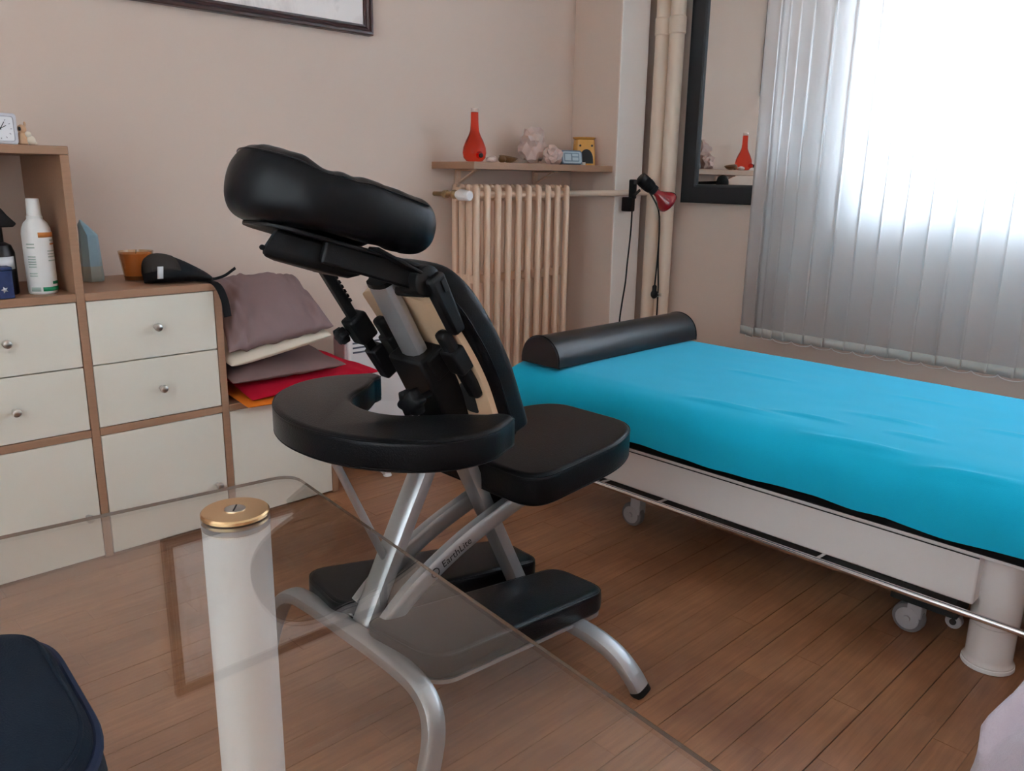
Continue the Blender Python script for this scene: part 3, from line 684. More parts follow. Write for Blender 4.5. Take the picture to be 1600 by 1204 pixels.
# red flask
fc = (2.105, 2.385, SZ)
t = thing('glass_flask', 'red glass flask with a long neck and side spout on the wall shelf', 'vase', fc)
MB().lathe([(.018, .0005), (.030, .003), (.041, .016), (.0445, .034), (.042, .053), (.033, .076), (.023, .095), (.0165, .113), (.0145, .14), (.0140, .178)], fc, n=40).build('body', M['redglass'], t)
MB().lathe([(.0140, .178), (.0142, .191), (.0126, .191), (.0126, .180)], fc, n=32).build('clear_rim', M['clearglass'], t)
sd = Vector((-.02, -1, .55)).normalized(); s1 = Vector(fc) + Vector((-.012, -.036, .030)); s2 = Vector((-.35, -.8, -.12)).normalized()
MB().lathe([(.006, -.012), (.013, 0), (.011, .008), (.008, .016)], s1 + Vector((.004, 0, -.004)), s2, 18).build('spout', M['redglass'], t)
MB().lathe([(.0075, .015), (.0085, .017), (.0085, .022), (.006, .024)], s1 + Vector((.004, 0, -.004)), s2, 16).build('stopper', M['blackgloss'], t)

# pebbles and shell
def rock(c, rx, ry, rz, seed, amp=.22, sub=3, fr=1.6, facet=False):
    bm = bmesh.new(); bmesh.ops.create_icosphere(bm, subdivisions=sub, radius=1)
    mb = MB(); 
    for v in bm.verts:
        n = v.co.normalized(); k = 1 + amp * noise.noise(n * fr + Vector((seed, seed * 1.7, 0)))
        if facet: k = 1 + amp * (noise.cell(n * fr + Vector((seed, 1.3 * seed, 2))) - .5) * .9 + .12 * noise.noise(n * 3 + Vector((seed, 0, 0)))
        mb.v.append(Vector(c) + Vector((n.x * rx * k, n.y * ry * k, max(-rz, n.z * rz * k))))
    mb.f = [tuple(v.index for v in f.verts) for f in bm.faces]; bm.free(); return mb
tag(rock((2.165, 2.36, SZ + .0105), .021, .016, .0105, 1).build('pebble', M['stone'], org=(2.165, 2.36, SZ)), 'pale pink flat pebble nearest the red flask on the shelf', 'stone', 'pebbles on the wall shelf')
tag(rock((2.196, 2.385, SZ + .0125), .020, .015, .0125, 5).build('pebble', M['stone'], org=(2.196, 2.385, SZ)), 'cream pebble tucked behind the brown shell dish', 'stone', 'pebbles on the wall shelf')
t = thing('shell_dish', 'glossy brown shell dish among the pebbles on the shelf', 'dish', (2.255, 2.365, SZ))
def dish(u, v):
    a = 2 * pi * u; r = v; return Vector((2.262 + .044 * r * cos(a), 2.365 + .024 * r * sin(a), SZ + .003 + .020 * r ** 2.2 * (1 + .25 * cos(a) * -1)))
dm = MB().grid(dish, 28, 8, True); dm.f.append(tuple(range(28)))
dm.build('bowl', M['shell'], t, solid=.004, angle=70)
rock((2.226, 2.362, SZ + .015), .016, .015, .0145, 8).build('shell_knob', M['shell'], t)
# quartz
tag(rock((2.452, 2.425, SZ + .068), .060, .045, .068, 3.3, .5, 3, 2.6).build('rose_quartz', M['quartz'], org=(2.45, 2.425, SZ), smooth=False), 'tall pale pink rose quartz rock at the back of the wall shelf', 'stone', 'rose quartz rocks')
tag(rock((2.495, 2.352, SZ + .036), .045, .030, .036, 6.1, .45, 3, 2.4).build('rose_quartz', M['quartz'], org=(2.495, 2.352, SZ), smooth=False), 'smaller pink quartz rock in front of the tall one, beside the grey display', 'stone', 'rose quartz rocks')
# small digital display
t = thing('digital_clock', 'small slate-blue digital clock leaning back between quartz and oil burner', 'clock', (2.60, 2.345, SZ))
t.rotation_euler = (0, 0, -radians(22))
def dg(x0, x1, z0, z1, y0, y1, r): return [[(x, y + (z - SZ) * .22, z) for x, z in round_poly([(x0, z0), (x1, z0), (x1, z1), (x0, z1)], r, 4)] for y in (y0, y1)]
MB().loft(dg(2.552, 2.648, SZ + .002, SZ + .058, 2.355, 2.332, .012)).build('case', M['gadget'], t, bevel=.003)
MB().loft(dg(2.557, 2.643, SZ + .007, SZ + .053, 2.336, 2.3305, .010)).build('bezel', M['lcd'], t, bevel=.001)
MB().loft(dg(2.564, 2.632, SZ + .013, SZ + .048, 2.333, 2.3295, .004)).build('screen', M['lcdmark'], t)
for a, b, c, d in ((2.568, 2.595, .018, .043), (2.601, 2.628, .018, .030), (2.601, 2.628, .034, .044)): MB().loft(dg(a, b, SZ + c, SZ + d, 2.331, 2.3290, .002)).build('segment', M['lcd'], t)
MB().box(2.558, 2.642, 2.345, 2.370, SZ + .0005, SZ + .010).build('stand', M['dark'], t)
# oil burner
oc = (2.722, 2.385, SZ)
t = thing('oil_burner', 'ochre glazed oil burner with a dark arched opening at the shelf end', 'burner', oc)
t.rotation_euler = (0, 0, -radians(36))
def ob_(u, v):
    a = 2 * pi * u; k = (abs(cos(a)) ** 6 + abs(sin(a)) ** 6) ** (-1 / 6); r = (.052 - .006 * v) * (1 + .03 * sin(pi * v)) * (k * .86)
    return Vector((oc[0] + r * cos(a), oc[1] + r * sin(a) * .9, SZ + .001 + .104 * v))
bmx = MB().grid(ob_, 48, 10, True); bmx.f.append(tuple(range(48))); bmx.f.append(tuple(9 * 48 + i for i in range(48)))
body = bmx.build('body', M['burner'], t, angle=60)
def yface(x, z): return oc[1] - .9 * .86 * (.052 - .006 * ((z - SZ) / .104)) * 1.0 - .0016
arch = [(oc[0] + .003 + .030 * cos(a) * (1 if sin(a) > 0 else 1), SZ + .008 + .058 * max(0, sin(a)) ** .75) for a in [pi * i / 16 for i in range(17)]]
MB().loft([[(x, yface(x, z) + dy, z) for x, z in arch] for dy in (0, .006)]).build('opening', M['dark'], t)
for dx, dz in ((-.024, .080), (.026, .080)): MB().lathe([(.0045, 0), (.0045, .006)], (oc[0] + dx, yface(0, SZ + dz), SZ + dz), (0, 1, 0), 14).build('air_hole', M['dark'], t)
MB().lathe([(.036, .1045), (.046, .108), (.049, .114), (.046, .1145), (.030, .108)], oc, n=36).build('oil_bowl', M['burner'], t)
MB().lathe([(.0095, 0), (.0095, .011), (.008, .012)], (oc[0] - .012, oc[1] - .052, SZ + .0005), n=18).build('tealight', M['candlewax'], t)

# infrared lamp clipped on the return pipe
t = thing('infrared_lamp', 'red bulb heat lamp with black socket clipped to the pipe near the mirror', 'lamp', (2.85, 2.21, .85))
sa = Vector((2.750, 2.100, 1.003)); sb = Vector((2.818, 2.061, .944)); ax = (sb - sa).normalized()
MB().lathe([(.019, -.004), (.0255, 0), (.027, .012), (.0265, .05), (.024, .062), (.021, .064), (.0215, .082), (.018, .084)], sa, ax, 28).build('socket', M['plastic'], t)
for k in range(3): MB().tube([sa + ax * (.018 + .012 * k) + (ax.orthogonal().normalized() * cos(q) + ax.cross(ax.orthogonal().normalized()) * sin(q)) * .0268 for q in [2 * pi * i / 24 for i in range(24)]], .0012, 6, closed=True).build('socket_rib', M['plastic'], t)
MB().lathe([(.0125, .080), (.015, .088), (.0165, .100), (.026, .118), (.040, .138), (.0455, .150), (.0462, .157), (.042, .166), (.028, .1735), (.010, .1765)], sa, ax, 36).build('bulb', M['redbulb'], t)
MB().box(2.829, 2.861, 2.205, 2.2555, .865, .925).box(2.836, 2.856, 2.195, 2.226, .918, .998).build('clamp', M['plastic'], t, bevel=.005)
MB().beam((2.846, 2.20, .985), (2.775, 2.11, .99), .014, .014, (1, 0, 0)).beam((2.833, 2.195, .93), (2.870, 2.190, .955), .006, .012).build('clamp_arm', M['plastic'], t, bevel=.002)
MB().tube(smooth_path([(2.845, 2.208, .867), (2.843, 2.207, .80), (2.838, 2.208, .72), (2.832, 2.21, .64), (2.828, 2.212, .56), (2.815, 2.215, .47), (2.81, 2.22, .38), (2.81, 2.22, .2), (2.81, 2.21, .02)], 6), .0035, 8).build('cord', M['plastic'], t)
MB().tube(smooth_path([(2.80, 2.11, .965), (2.85, 2.11, .93), (2.925, 2.128, .87), (2.932, 2.125, .80), (2.936, 2.125, .70), (2.942, 2.125, .62), (2.949, 2.125, .55), (2.951, 2.125, .47), (2.951, 2.125, .3), (2.95, 2.13, .1), (2.95, 2.13, .02)], 6), .0032, 8).build('cord', M['plastic'], t)
MB().tube(smooth_path([(2.925, 2.122, .85), (2.928, 2.120, .78), (2.926, 2.120, .68), (2.921, 2.12, .60), (2.917, 2.12, .555)], 6), .0032, 8).build('plug_cord', M['plastic'], t)
pg = MB().ball((2.917, 2.12, .515), .017, .015, .019).lathe([(.006, .0), (.010, .006), (.010, .022), (.012, .030)], (2.917, 2.12, .555), (0, 0, -1), 14).build('plug', M['plastic'], t)
for dz in (-.006, .006): MB().tube([(2.931, 2.112, .511 + dz), (2.948, 2.104, .509 + dz)], .0018, 8).build('pin', M['steel'], pg)

# ------------------------------------------------------------------ treatment bed
BXN, BXF, BYH, BYT, BZ = 1.70, 2.465, 1.765, -.22, .447
bed = thing('treatment_bed', 'white framed treatment bed standing under the window blind', 'bed', (2.08, .8, 0))
MB().box(1.745, 2.42, BYT + .02, BYH - .02, .272, .318).build('black_base', M['vinyl'], bed, bevel=.006)
MB().box(1.715, 2.45, BYT + .01, BYH - .01, .318, BZ - .008).build('mattress', M['vinyl'], bed, bevel=.03, seg=3)
MB().box(1.757, 1.80, .430, BYH - .22, .155, .285).build('side_panel', M['bedpanel'], bed, bevel=.004)
MB().box(1.7555, 1.757, .430, BYH - .22, .259, .2615).build('panel_groove', M['dark'], bed)
MB().box(1.755, 1.80, .3, BYH - .16, .262, .288).build('top_rail', M['bedpanel'], bed, bevel=.003)
MB().box(2.36, 2.40, .3, BYH - .22, .155, .285).build('side_panel', M['bedpanel'], bed, bevel=.004)
MB().box(1.80, 2.36, .55, BYH - .25, .20, .272).build('mechanism_box', M['dark'], bed)
for cx, cy in ((1.832, .402), (2.33, .402)):
    lg = MB().lathe([(.047, .002), (.050, .006), (.050, .014), (.0465, .018), (.0455, .024), (.0455, .1), (.0475, .102), (.0475, .284)], (cx, cy, 0), n=40).build('leg', M['bedpanel'], bed)
    MB().lathe([(.0505, .001), (.052, .003), (.0515, .010), (.049, .012)], (cx, cy, 0), n=36).build('foot_ring', M['white'], lg)
MB().box(1.80, 2.36, .36, .44, .272, .2735).build('cross_beam', M['dark'], bed)
MB().tube([(1.712, 1.50, .157), (1.712, -.2, .155)], .0075, 14).build('hand_rail', M['chrome'], bed)
for yy in (1.40, 1.2, .75, .3): MB().tube([(1.712, yy, .156), (1.764, yy, .152)], .005, 10).build('rail_stay', M['chrome'], bed)
MB().box(1.76, 1.80, .46, 1.50, .135, .154).build('lower_slot', M['dark'], bed)
for cx, cy in ((1.845, .565), (2.33, .565), (1.845, 1.36), (2.33, 1.36)):
    ca = MB().box(cx - .016, cx + .016, cy - .022, cy + .012, .042, .095).box(cx - .02, cx + .02, cy - .03, cy + .03, .090, .098).lathe([(.010, .095), (.010, .2)], (cx, cy, 0), n=14).build('castor', M['castor'], bed, bevel=.003)
    MB().lathe([(.026, -.012), (.034, -.010), (.036, -.006), (.036, .006), (.034, .010), (.026, .012)], (cx - .003, cy + .008, .0365), (1, 0, 0), 32).build('wheel', M['rubber'], ca)
    MB().lathe([(.026, -.0135), (.024, -.0145), (.008, -.0145), (.007, -.019), (.003, -.019)], (cx - .003, cy + .008, .0365), (1, 0, 0), 28).build('hub', M['castor'], ca)
sr = MB().box(1.842, 1.858, .468, .496, .070, .105).lathe([(.014, -.009), (.017, -.007), (.017, .007), (.014, .009)], (1.842, .480, .066), (1, 0, 0), 22).build('brake_roller', M['castor'], bed)
MB().lathe([(.007, -.012), (.007, -.009)], (1.842, .480, .066), (1, 0, 0), 16).build('roller_hub', M['dark'], sr)
MB().box(1.78, 1.86, .46, .60, .098, .14).build('castor_bracket', M['dark'], bed, bevel=.003)

# sheet
def sheet_pt(s, y):
    """s runs along the cross-section: 0 near hem, up the near side, across the top, down the far side"""
    yy = y
    hem = .311 + .010 * nz(yy * 3.1, 1.0) + .006 * nz(yy * 9, 4)
    wob = .014 * nz(yy * 2.2, 7.3) + .008 * nz(yy * 6, 2.2)
    pts = [(1.690 + wob * 1.2, hem), (1.682 + wob, .350), (1.680 + wob, .385), (1.690 + wob * .6, .412), (1.712 + wob * .3, .433), (1.745, .4455), (1.80, .4515), (2.0, .4535), (2.25, .4535), (2.40, .4515), (2.445, .447), (2.470, .432), (2.476, .40), (2.476, .36), (2.474, .32)]
    L = [0]
    for a, b in zip(pts, pts[1:]): L.append(L[-1] + math.hypot(b[0] - a[0], b[1] - a[1]))
    d = s * L[-1]
    for i in range(len(pts) - 1):
        if d <= L[i + 1] + 1e-9:
            k = (d - L[i]) / (L[i + 1] - L[i])
            a, b = pts[i], pts[i + 1]
            p0 = pts[max(0, i - 1)]; p3 = pts[min(len(pts) - 1, i + 2)]
            f = lambda j: .5 * (2 * a[j] + (b[j] - p0[j]) * k + (2 * p0[j] - 5 * a[j] + 4 * b[j] - p3[j]) * k * k + (3 * a[j] - p0[j] - 3 * b[j] + p3[j]) * k ** 3) if (i > 0 and i < len(pts) - 2) else a[j] + (b[j] - a[j]) * k
            return f(0), f(1)
    return pts[-1]
creases = [(1.83, .86, .10, .35, .0045), (1.95, .72, .11, .30, .004), (1.86, .62, .07, .25, .0035), (1.78, 1.02, .16, .25, .005), (2.12, 1.15, .12, .15, .0028), (2.05, .45, .10, .3, .003), (1.74, .70, .14, .30, .005), (1.72, .48, .12, .35, .006), (2.2, .72, .09, .1, .002)]
def sheet(u, v):
    y = BYH + .01 - v * (BYH - BYT + .02); x, z = sheet_pt(u, y)
    z += .0018 * nz(x * 5, y * 4, 2) + .0008 * nz(x * 18, y * 12, 5)
    for cx_, cy_, ln, sl, amp in creases:
        dy = y - cy_; dx = x - (cx_ + sl * dy * -.35 + .006 * nz(y * 9, cx_))
        if abs(dy) < ln and z > .3:
            w_ = 1.7 * amp * (1 - (dy / ln) ** 2) * math.exp(-(dx / .010) ** 2)
            if z > .42: z += w_
            else: x -= w_
    if u < .16:
        x += -.006 * nz(y * 7 + 2, z * 6, 3) * (1 - u / .16) - .010 * (1 - u / .16) * nz(y * 2.3, 9 + z * 9)
    e = (BYH + .01 - y)
    if e < .03: z -= .012 * (1 - e / .03) ** 2
    if y - (BYT - .01) < .03: z -= .012 * (1 - (y - BYT + .01) / .03) ** 2
    return Vector((x, y, z))
shm = MB().grid(sheet, 110, 170)
nu = 110
def skirt(row, yo):
    base = shm.v[row * nu:(row + 1) * nu]; n0 = len(shm.v)
    for k in range(1, 4):
        for p in base: shm.v.append(Vector((p.x, p.y + yo * (.3 + .2 * k), max(.325, p.z - (p.z - .325) * k / 3))))
    idx = [row * nu + i for i in range(nu)]
    for k in range(3):
        nxt = [n0 + k * nu + i for i in range(nu)]
        for i in range(nu - 1): shm.f.append((idx[i], idx[i + 1], nxt[i + 1], nxt[i]))
        idx = nxt
skirt(0, .012); skirt(169, -.012)
tag(shm.build('bed_sheet', M['sheet'], org=(2.08, .8, .32), angle=80), 'turquoise fitted sheet stretched over the treatment bed', 'sheet')

# bolster
t = thing('bolster', 'black half-round bolster lying across the head of the turquoise bed', 'bolster', (2.09, 1.66, .455))
def bprof(k=1.0): return [(1.660 + .0775 * k * cos(a) * (1 if True else 1), .4565 + .086 * k * max(0, sin(a)) ** .82) for a in [pi * i / 26 for i in range(27)]]
MB().loft([[(x, y, z) for y, z in bprof(k)] for x, k in ((1.727, .97), (1.730, .99), (1.735, 1.0), (1.9, 1.0), (2.3, 1.0), (2.437, 1.0), (2.442, .99), (2.445, .97))]).build('cushion', M['bolstervinyl'], t, angle=50)
for x in (1.732, 2.440): MB().tube([(x, y, z) for y, z in bprof(1.006)], .0018, 6, closed=True).build('seam', M['vinyl'], t)

# ------------------------------------------------------------------ massage chair
CY = 1.172
ch = thing('massage_chair', 'black padded massage chair on a silver frame in the middle of the room', 'massage chair', (.97, CY, 0))
def part(mb, n, m, parent=None, **k): return mb.build(n, m, parent or ch, **k)
def sqprof(a, b, r=.35):
    return [(a * x, b * y) for x, y in round_poly([(-1, -1), (1, -1), (1, 1), (-1, 1)], r * 2, 3)]
# foot arches
fa = [(.690, CY - .262, .004), (.705, CY - .266, .06), (.722, CY - .258, .115), (.730, CY - .236, .155), (.732, CY - .19, .178), (.733, CY - .1, .184), (.733, CY, .184)]
fa = fa + [(x, 2 * CY - y, z) for x, y, z in fa[-2::-1]]
A1 = part(MB().sweep(smooth_path(fa, 6), sqprof(.019, .014), side=(1, 0, 0)), 'front_foot_arch', M['silver'])
ra = [(1.195, CY - .328, .004), (1.187, CY - .312, .035), (1.178, CY - .282, .068), (1.172, CY - .238, .088), (1.170, CY - .17, .095), (1.170, CY, .095)]
ra = ra + [(x, 2 * CY - y, z) for x, y, z in ra[-2::-1]]
A2 = part(MB().sweep(smooth_path(ra, 6), sqprof(.020, .015), side=(1, 0, 0)), 'rear_foot_arch', M['silver'])
for pth, a in ((fa, A1), (ra, A2)):
    for q in (0, -1):
        p = Vector(pth[q]); p2 = Vector(pth[1 if q == 0 else -2]); d = (p2 - p).normalized()
        MB().sweep([p - d * .003, p + d * .010], sqprof(.0205, .0155), side=(1, 0, 0)).build('foot_cap', M['plastic'], a)
# knee pads
kx0, kx1, ky0, ky1 = .730, 1.275, .022, .222
ol = round_poly([(kx0, ky0 + .01), (kx1 - .01, ky0), (kx1, ky1 - .05), (kx0 + .03, ky1)], [.05, .04, .05, .06], 8)
def kz(x): return .168 - (x - kx0) * .142
for sg in (-1, 1):
    xf = lambda x, y, z, sg=sg: Vector((x, CY + sg * y, kz(x) + z))
    kp = part(MB().pad(ol, .052, .012, xf), 'knee_pad', M['vinyl'], angle=60)
    pp = [xf(x, y, .0475) for x, y in inset(ol, .002)]
    MB().tube(pp, .0016, 6, closed=True).build('piping', M['vinyl2'], kp)
    MB().loft([[xf(x, y, z) for x, y in inset(ol, .004)] for z in (-.008, 0.0)]).build('base_board', M['silver'], kp, smooth=False)
    for x in (.80, 1.17): MB().box(x - .02, x + .02, CY + sg * .10 - .02, CY + sg * .10 + .02, kz(x) - (.03 if x < 1 else .022), kz(x) - .007).build('pad_bracket', M['plastic'], kp)
# front post, rear leg
part(MB().sweep(smooth_path([(.765, CY, .185), (.800, CY, .255), (.862, CY, .375), (.912, CY, .470), (.945, CY, .545)], 4), sqprof(.026, .017), side=(0, 1, 0)), 'front_post', M['silver'])
part(MB().sweep([(1.182, CY, .098), (.985, CY, .500), (.965, CY, .545)], sqprof(.024, .0165), side=(0, 1, 0)), 'rear_leg', M['silver'])
part(MB().box(.90, 1.0, CY - .04, CY + .04, .535, .552), 'pivot_plate', M['plastic'], bevel=.004)
# seat rails
for sg, yy in ((-1, CY - .046), (1, CY + .046)):
    rl = part(MB().sweep(smooth_path([(.765, yy, .182), (.84, yy, .243), (.95, yy, .300), (1.06, yy, .338), (1.14, yy, .360), (1.22, yy, .378)], 6), sqprof(.0125, .020), side=(0, 1, 0)), 'seat_rail', M['silver'])
    MB().lathe([(.0085, 0), (.0085, .004), (.006, .006)], (1.135, yy + sg * .0125, .357), (0, sg, 0), 16).build('bolt', M['chrome'], rl)
    if sg < 0:
        cu = bpy.data.curves.new('lettering', 'FONT'); cu.body = 'EarthLite'; cu.size = .0215; cu.extrude = .0002; cu.align_x = 'LEFT'; cu.align_y = 'CENTER'
        to = bpy.data.objects.new('lettering', cu); COL.objects.link(to); bpy.context.view_layer.update()
        me = bpy.data.meshes.new_from_object(to.evaluated_get(bpy.context.evaluated_depsgraph_get())); bpy.data.objects.remove(to)
        me.materials.append(M['ink'])
        to = bpy.data.objects.new('lettering', me); COL.objects.link(to); to.parent = rl
        to.location = Vector((.905, yy - .0129, .279)) - ORG[rl.name]; to.rotation_euler = Matrix.Rotation(-math.atan2(.06, .125), 4, 'Y').to_3x3().to_euler()
        to.rotation_euler = (Matrix.Rotation(-math.atan2(.050, .115), 3, 'Y') @ Matrix.Rotation(pi / 2, 3, 'X')).to_euler()
        ORG[to.name] = ORG[rl.name]
        MB().tube([(.888 + .009 * cos(q), yy - .0129, .270 + .009 * sin(q)) for q in [2 * pi * i / 18 for i in range(18)]], .0012, 5, closed=True).build('emblem', M['ink'], rl)
part(MB().box(1.08, 1.30, CY - .05, CY + .05, .360, .384).box(1.10, 1.22, CY - .032, CY + .032, .325, .362), 'seat_bracket', M['plastic'], bevel=.006)
# seat
so = round_poly([(1.035, -.176), (1.30, -.172), (1.405, -.118), (1.405, .118), (1.30, .172), (1.035, .176)], [.07, .12, .08, .08, .12, .07], 9)
sxf = lambda x, y, z: Vector((x, CY + y, .384 + (x - 1.03) * .075 + z))
st = part(MB().pad(so, .068, .013, sxf), 'seat', M['vinyl'], angle=60)
for zz in (.062, .008): MB().tube([sxf(x, y, zz) for x, y in inset(so, .0015)], .0018, 6, closed=True).build('piping', M['vinyl2'], st)
# arm rest crescent
AO = [(.925, -.222), (.860, -.248), (.790, -.243), (.725, -.205), (.676, -.140), (.650, -.070), (.642, 0)]
AO = AO + [(x, -y) for x, y in AO[-2::-1]]
AI = [(.918, .168), (.870, .125), (.820, .092), (.788, .052), (.778, 0)]
AI = AI + [(x, -y) for x, y in AI[-2::-1]]
ao = [tuple(p) for p in smooth_path(AO, 6)]
ai = [tuple(p) for p in smooth_path(AI, 6)]
tipf = [(.940, .214), (.947, .200), (.945, .186), (.935, .174)]; tipn = [(.935, -.174), (.945, -.186), (.947, -.200), (.940, -.214)]
arm_ol = [tuple(p)[:2] for p in ao] + tipf + [tuple(p)[:2] for p in ai] + tipn
axf = lambda x, y, z: Vector((x, CY + y, .548 + z))
ap = part(MB().pad(arm_ol, .056, .011, axf), 'arm_pad', M['vinyl'], angle=60)
for zz in (.051, .006): MB().tube([axf(x, y, zz) for x, y in inset(arm_ol, .0015)], .0017, 6, closed=True).build('piping', M['vinyl2'], ap)
part(MB().box(.69, .93, CY - .045, CY + .045, .538, .549), 'arm_pad_plate', M['plastic'], bevel=.003)
part(MB().tube([(.705, CY, .540), (.815, CY, .300)], .0075, 10).lathe([(.011, 0), (.011, .012)], (.809, CY, .306), (1, 0, -.2), 12), 'support_rod', M['silver'])
# upright tube and socket
td = Vector((.085, 0, -.155)).normalized()
part(MB().sweep([(.816, CY - .005, .822), (.895, CY - .005, .678), (.93, CY - .005, .612)], sqprof(.029, .0185, .5), side=(0, 1, 0)), 'upright_tube', M['silver'])
part(MB().sweep([(.8135, CY - .005, .8266), (.8175, CY - .005, .8193)], sqprof(.0295, .019, .5), side=(0, 1, 0)), 'tube_end_cap', M['plastic'])
part(MB().beam((.886, CY - .005, .694), (.967, CY - .005, .545), .098, .060, (0, 1, 0)), 'tube_socket', M['plastic'], bevel=.006)
part(MB().beam((.905, CY - .05, .70), (.93, CY - .05, .66), .018, .07, (0, 1, 0)), 'socket_tab', M['plastic'], bevel=.003)
def star_knob(c, ax, r, h, parent=None, n=6, nm='star_knob'):
    ax = Vector(ax).normalized(); u = ax.orthogonal().normalized(); w = ax.cross(u); c = Vector(c); rings = []
    for z, k in ((0, .8), (.15, 1), (.85, 1), (1, .8)):
        rings.append([c + ax * h * z + (u * cos(a) + w * sin(a)) * r * k * (1 + .14 * cos(n * a)) for a in [2 * pi * i / 48 for i in range(48)]])
    return part(MB().loft(rings), nm, M['plastic'], parent, angle=50)
part(MB().tube([(.905, CY - .04, .622), (.845, CY - .055, .614)], .006, 10), 'knob_stem', M['plastic'])
star_knob((.853, CY - .054, .6155), (-1, -.22, -.10), .0235, .028)
# chest board and pad
def chest_curve(s):
    pts = [(.838, .812), (.868, .776), (.918, .704), (.952, .640), (.975, .576), (.992, .525)]
    k = s * (len(pts) - 1); i = min(int(k), len(pts) - 2); f = k - i
    P_ = [Vector((a, 0, b)) for a, b in pts]; p0 = P_[max(0, i - 1)]; p3 = P_[min(len(pts) - 1, i + 2)]; a, b = P_[i], P_[i + 1]
    q = .5 * (2 * a + (b - p0) * f + (2 * p0 - 5 * a + 4 * b - p3) * f * f + (3 * a - p0 - 3 * b + p3) * f ** 3)
    d = .5 * ((b - p0) + 2 * (2 * p0 - 5 * a + 4 * b - p3) * f + 3 * (3 * a - p0 - 3 * b + p3) * f * f); d.normalize()
    nrm = Vector((-d.z, 0, d.x)) * 1.0
    if nrm.x < 0: nrm = -nrm
    return q, nrm
def cxf(s, y, z): q, n = chest_curve(max(0, min(1, s))); return q + Vector((0, CY + y, 0)) + n * z
def dense(ol, n=4): 
    out = []
    for i in range(len(ol)):
        a, b = Vector(ol[i]), Vector(ol[(i + 1) % len(ol)]); k = max(1, int((b - a).length / .03))
        for j in range(k): q = a + (b - a) * j / k; out.append((q.x, q.y))
    return out
def slabcap(mb, ol, zs, insets, xf, nu=14, nv=12):
    """curved slab with gridded faces: rings for the rim, then caps as ladder strips"""
    rings = [[xf(x, y, z) for x, y in inset(ol, i)] for z, i in zip(zs, insets)]
    mb.loft(rings, cap=False)
    for z, i, flip in ((zs[0], insets[0], 1), (zs[-1], insets[-1], 0)):
        o2 = inset(ol, i); n = len(o2); xs = sorted(set(round(p[0], 4) for p in o2))
        c = [(sum(p[0] for p in o2) / n, sum(p[1] for p in o2) / n)]
        prev = [xf(x, y, z) for x, y in o2]; rr2 = [prev]
        for k in (.8, .6, .4, .2, .05): rr2.append([xf(c[0][0] + (x - c[0][0]) * k, c[0][1] + (y - c[0][1]) * k, z) for x, y in o2])
        mb.loft(rr2, cap=False); mb.add(rr2[-1], [tuple(range(n))])
    return mb
bo = dense(round_poly([(.10, -.112), (.96, -.132), (.96, .132), (.10, .112)], [.08, .02, .02, .08], 5))
brd = part(slabcap(MB(), bo, (-.004, .008), (0, 0), cxf), 'chest_board', M['ply'], angle=40)
po = dense(round_poly([(.02, -.085), (.20, -.128), (.97, -.142), (.97, .142), (.20, .128), (.02, .085)], [.09, .10, .03, .03, .10, .09], 6))
zs_, is_ = [], []
for a in [pi / 2 - i * pi / 2 / 4 for i in range(5)]: zs_.append(.012 + .012 * (1 - sin(a))); is_.append(.012 * (1 - cos(a)))
for a in [i * pi / 2 / 6 for i in range(7)]: zs_.append(.050 + .022 * sin(a)); is_.append(.022 * (1 - cos(a)))
chp = part(slabcap(MB(), po, zs_, is_, cxf), 'chest_pad', M['vinyl'], angle=60)
MB().tube([cxf(x, y, .0245) for x, y in inset(po, -.0012)], .0016, 6, closed=True).build('piping', M['vinyl2'], chp)
for s0_, s1_, y0_, y1_ in ((.62, .80, -.088, -.055), (.86, .95, -.082, -.055), (.30, .80, .070, .095)):
    MB().loft([[cxf(x, y, z) for x, y in dense(round_poly([(s0_, y0_), (s1_, y0_), (s1_, y1_), (s0_, y1_)], .015, 4))] for z in (-.0052, -.0035)]).build('slot', M['dark'], brd)
# adjustable side slides
yn, yf_ = CY - .100, CY + .085
for yy, sx in ((yn, 0), (yf_, 0)):
    sr_ = part(MB().beam((.872, yy, .742), (.955, yy, .615), .030, .022, (0, 1, 0)), 'slide_rail', M['plastic'], bevel=.008)
    MB().beam((.893, yy, .711), (.921, yy, .668), .038, .032, (0, 1, 0)).build('slide_clamp', M['plastic'], sr_, bevel=.005)
# near lever and hinge
part(MB().lathe([(.020, -.030), (.0265, -.026), (.0265, .026), (.020, .030)], (.835, yn + .012, .832), (0, 1, 0), 24), 'hinge', M['plastic'], bevel=.002)
lv = part(MB().beam((.838, yn - .018, .842), (.892, yn - .018, .742), .030, .034, (0, 1, 0), .026, .026), 'clamp_lever', M['plastic'], bevel=.006)
MB().beam((.848, yn - .0335, .836), (.858, yn - .0335, .817), .003, .009, (0, 1, 0)).build('lever_slot', M['dark'], lv)
part(MB().tube([(.835, yn, .812), (.83, CY + .01, .806)], .008, 10), 'cross_pin', M['plastic'])
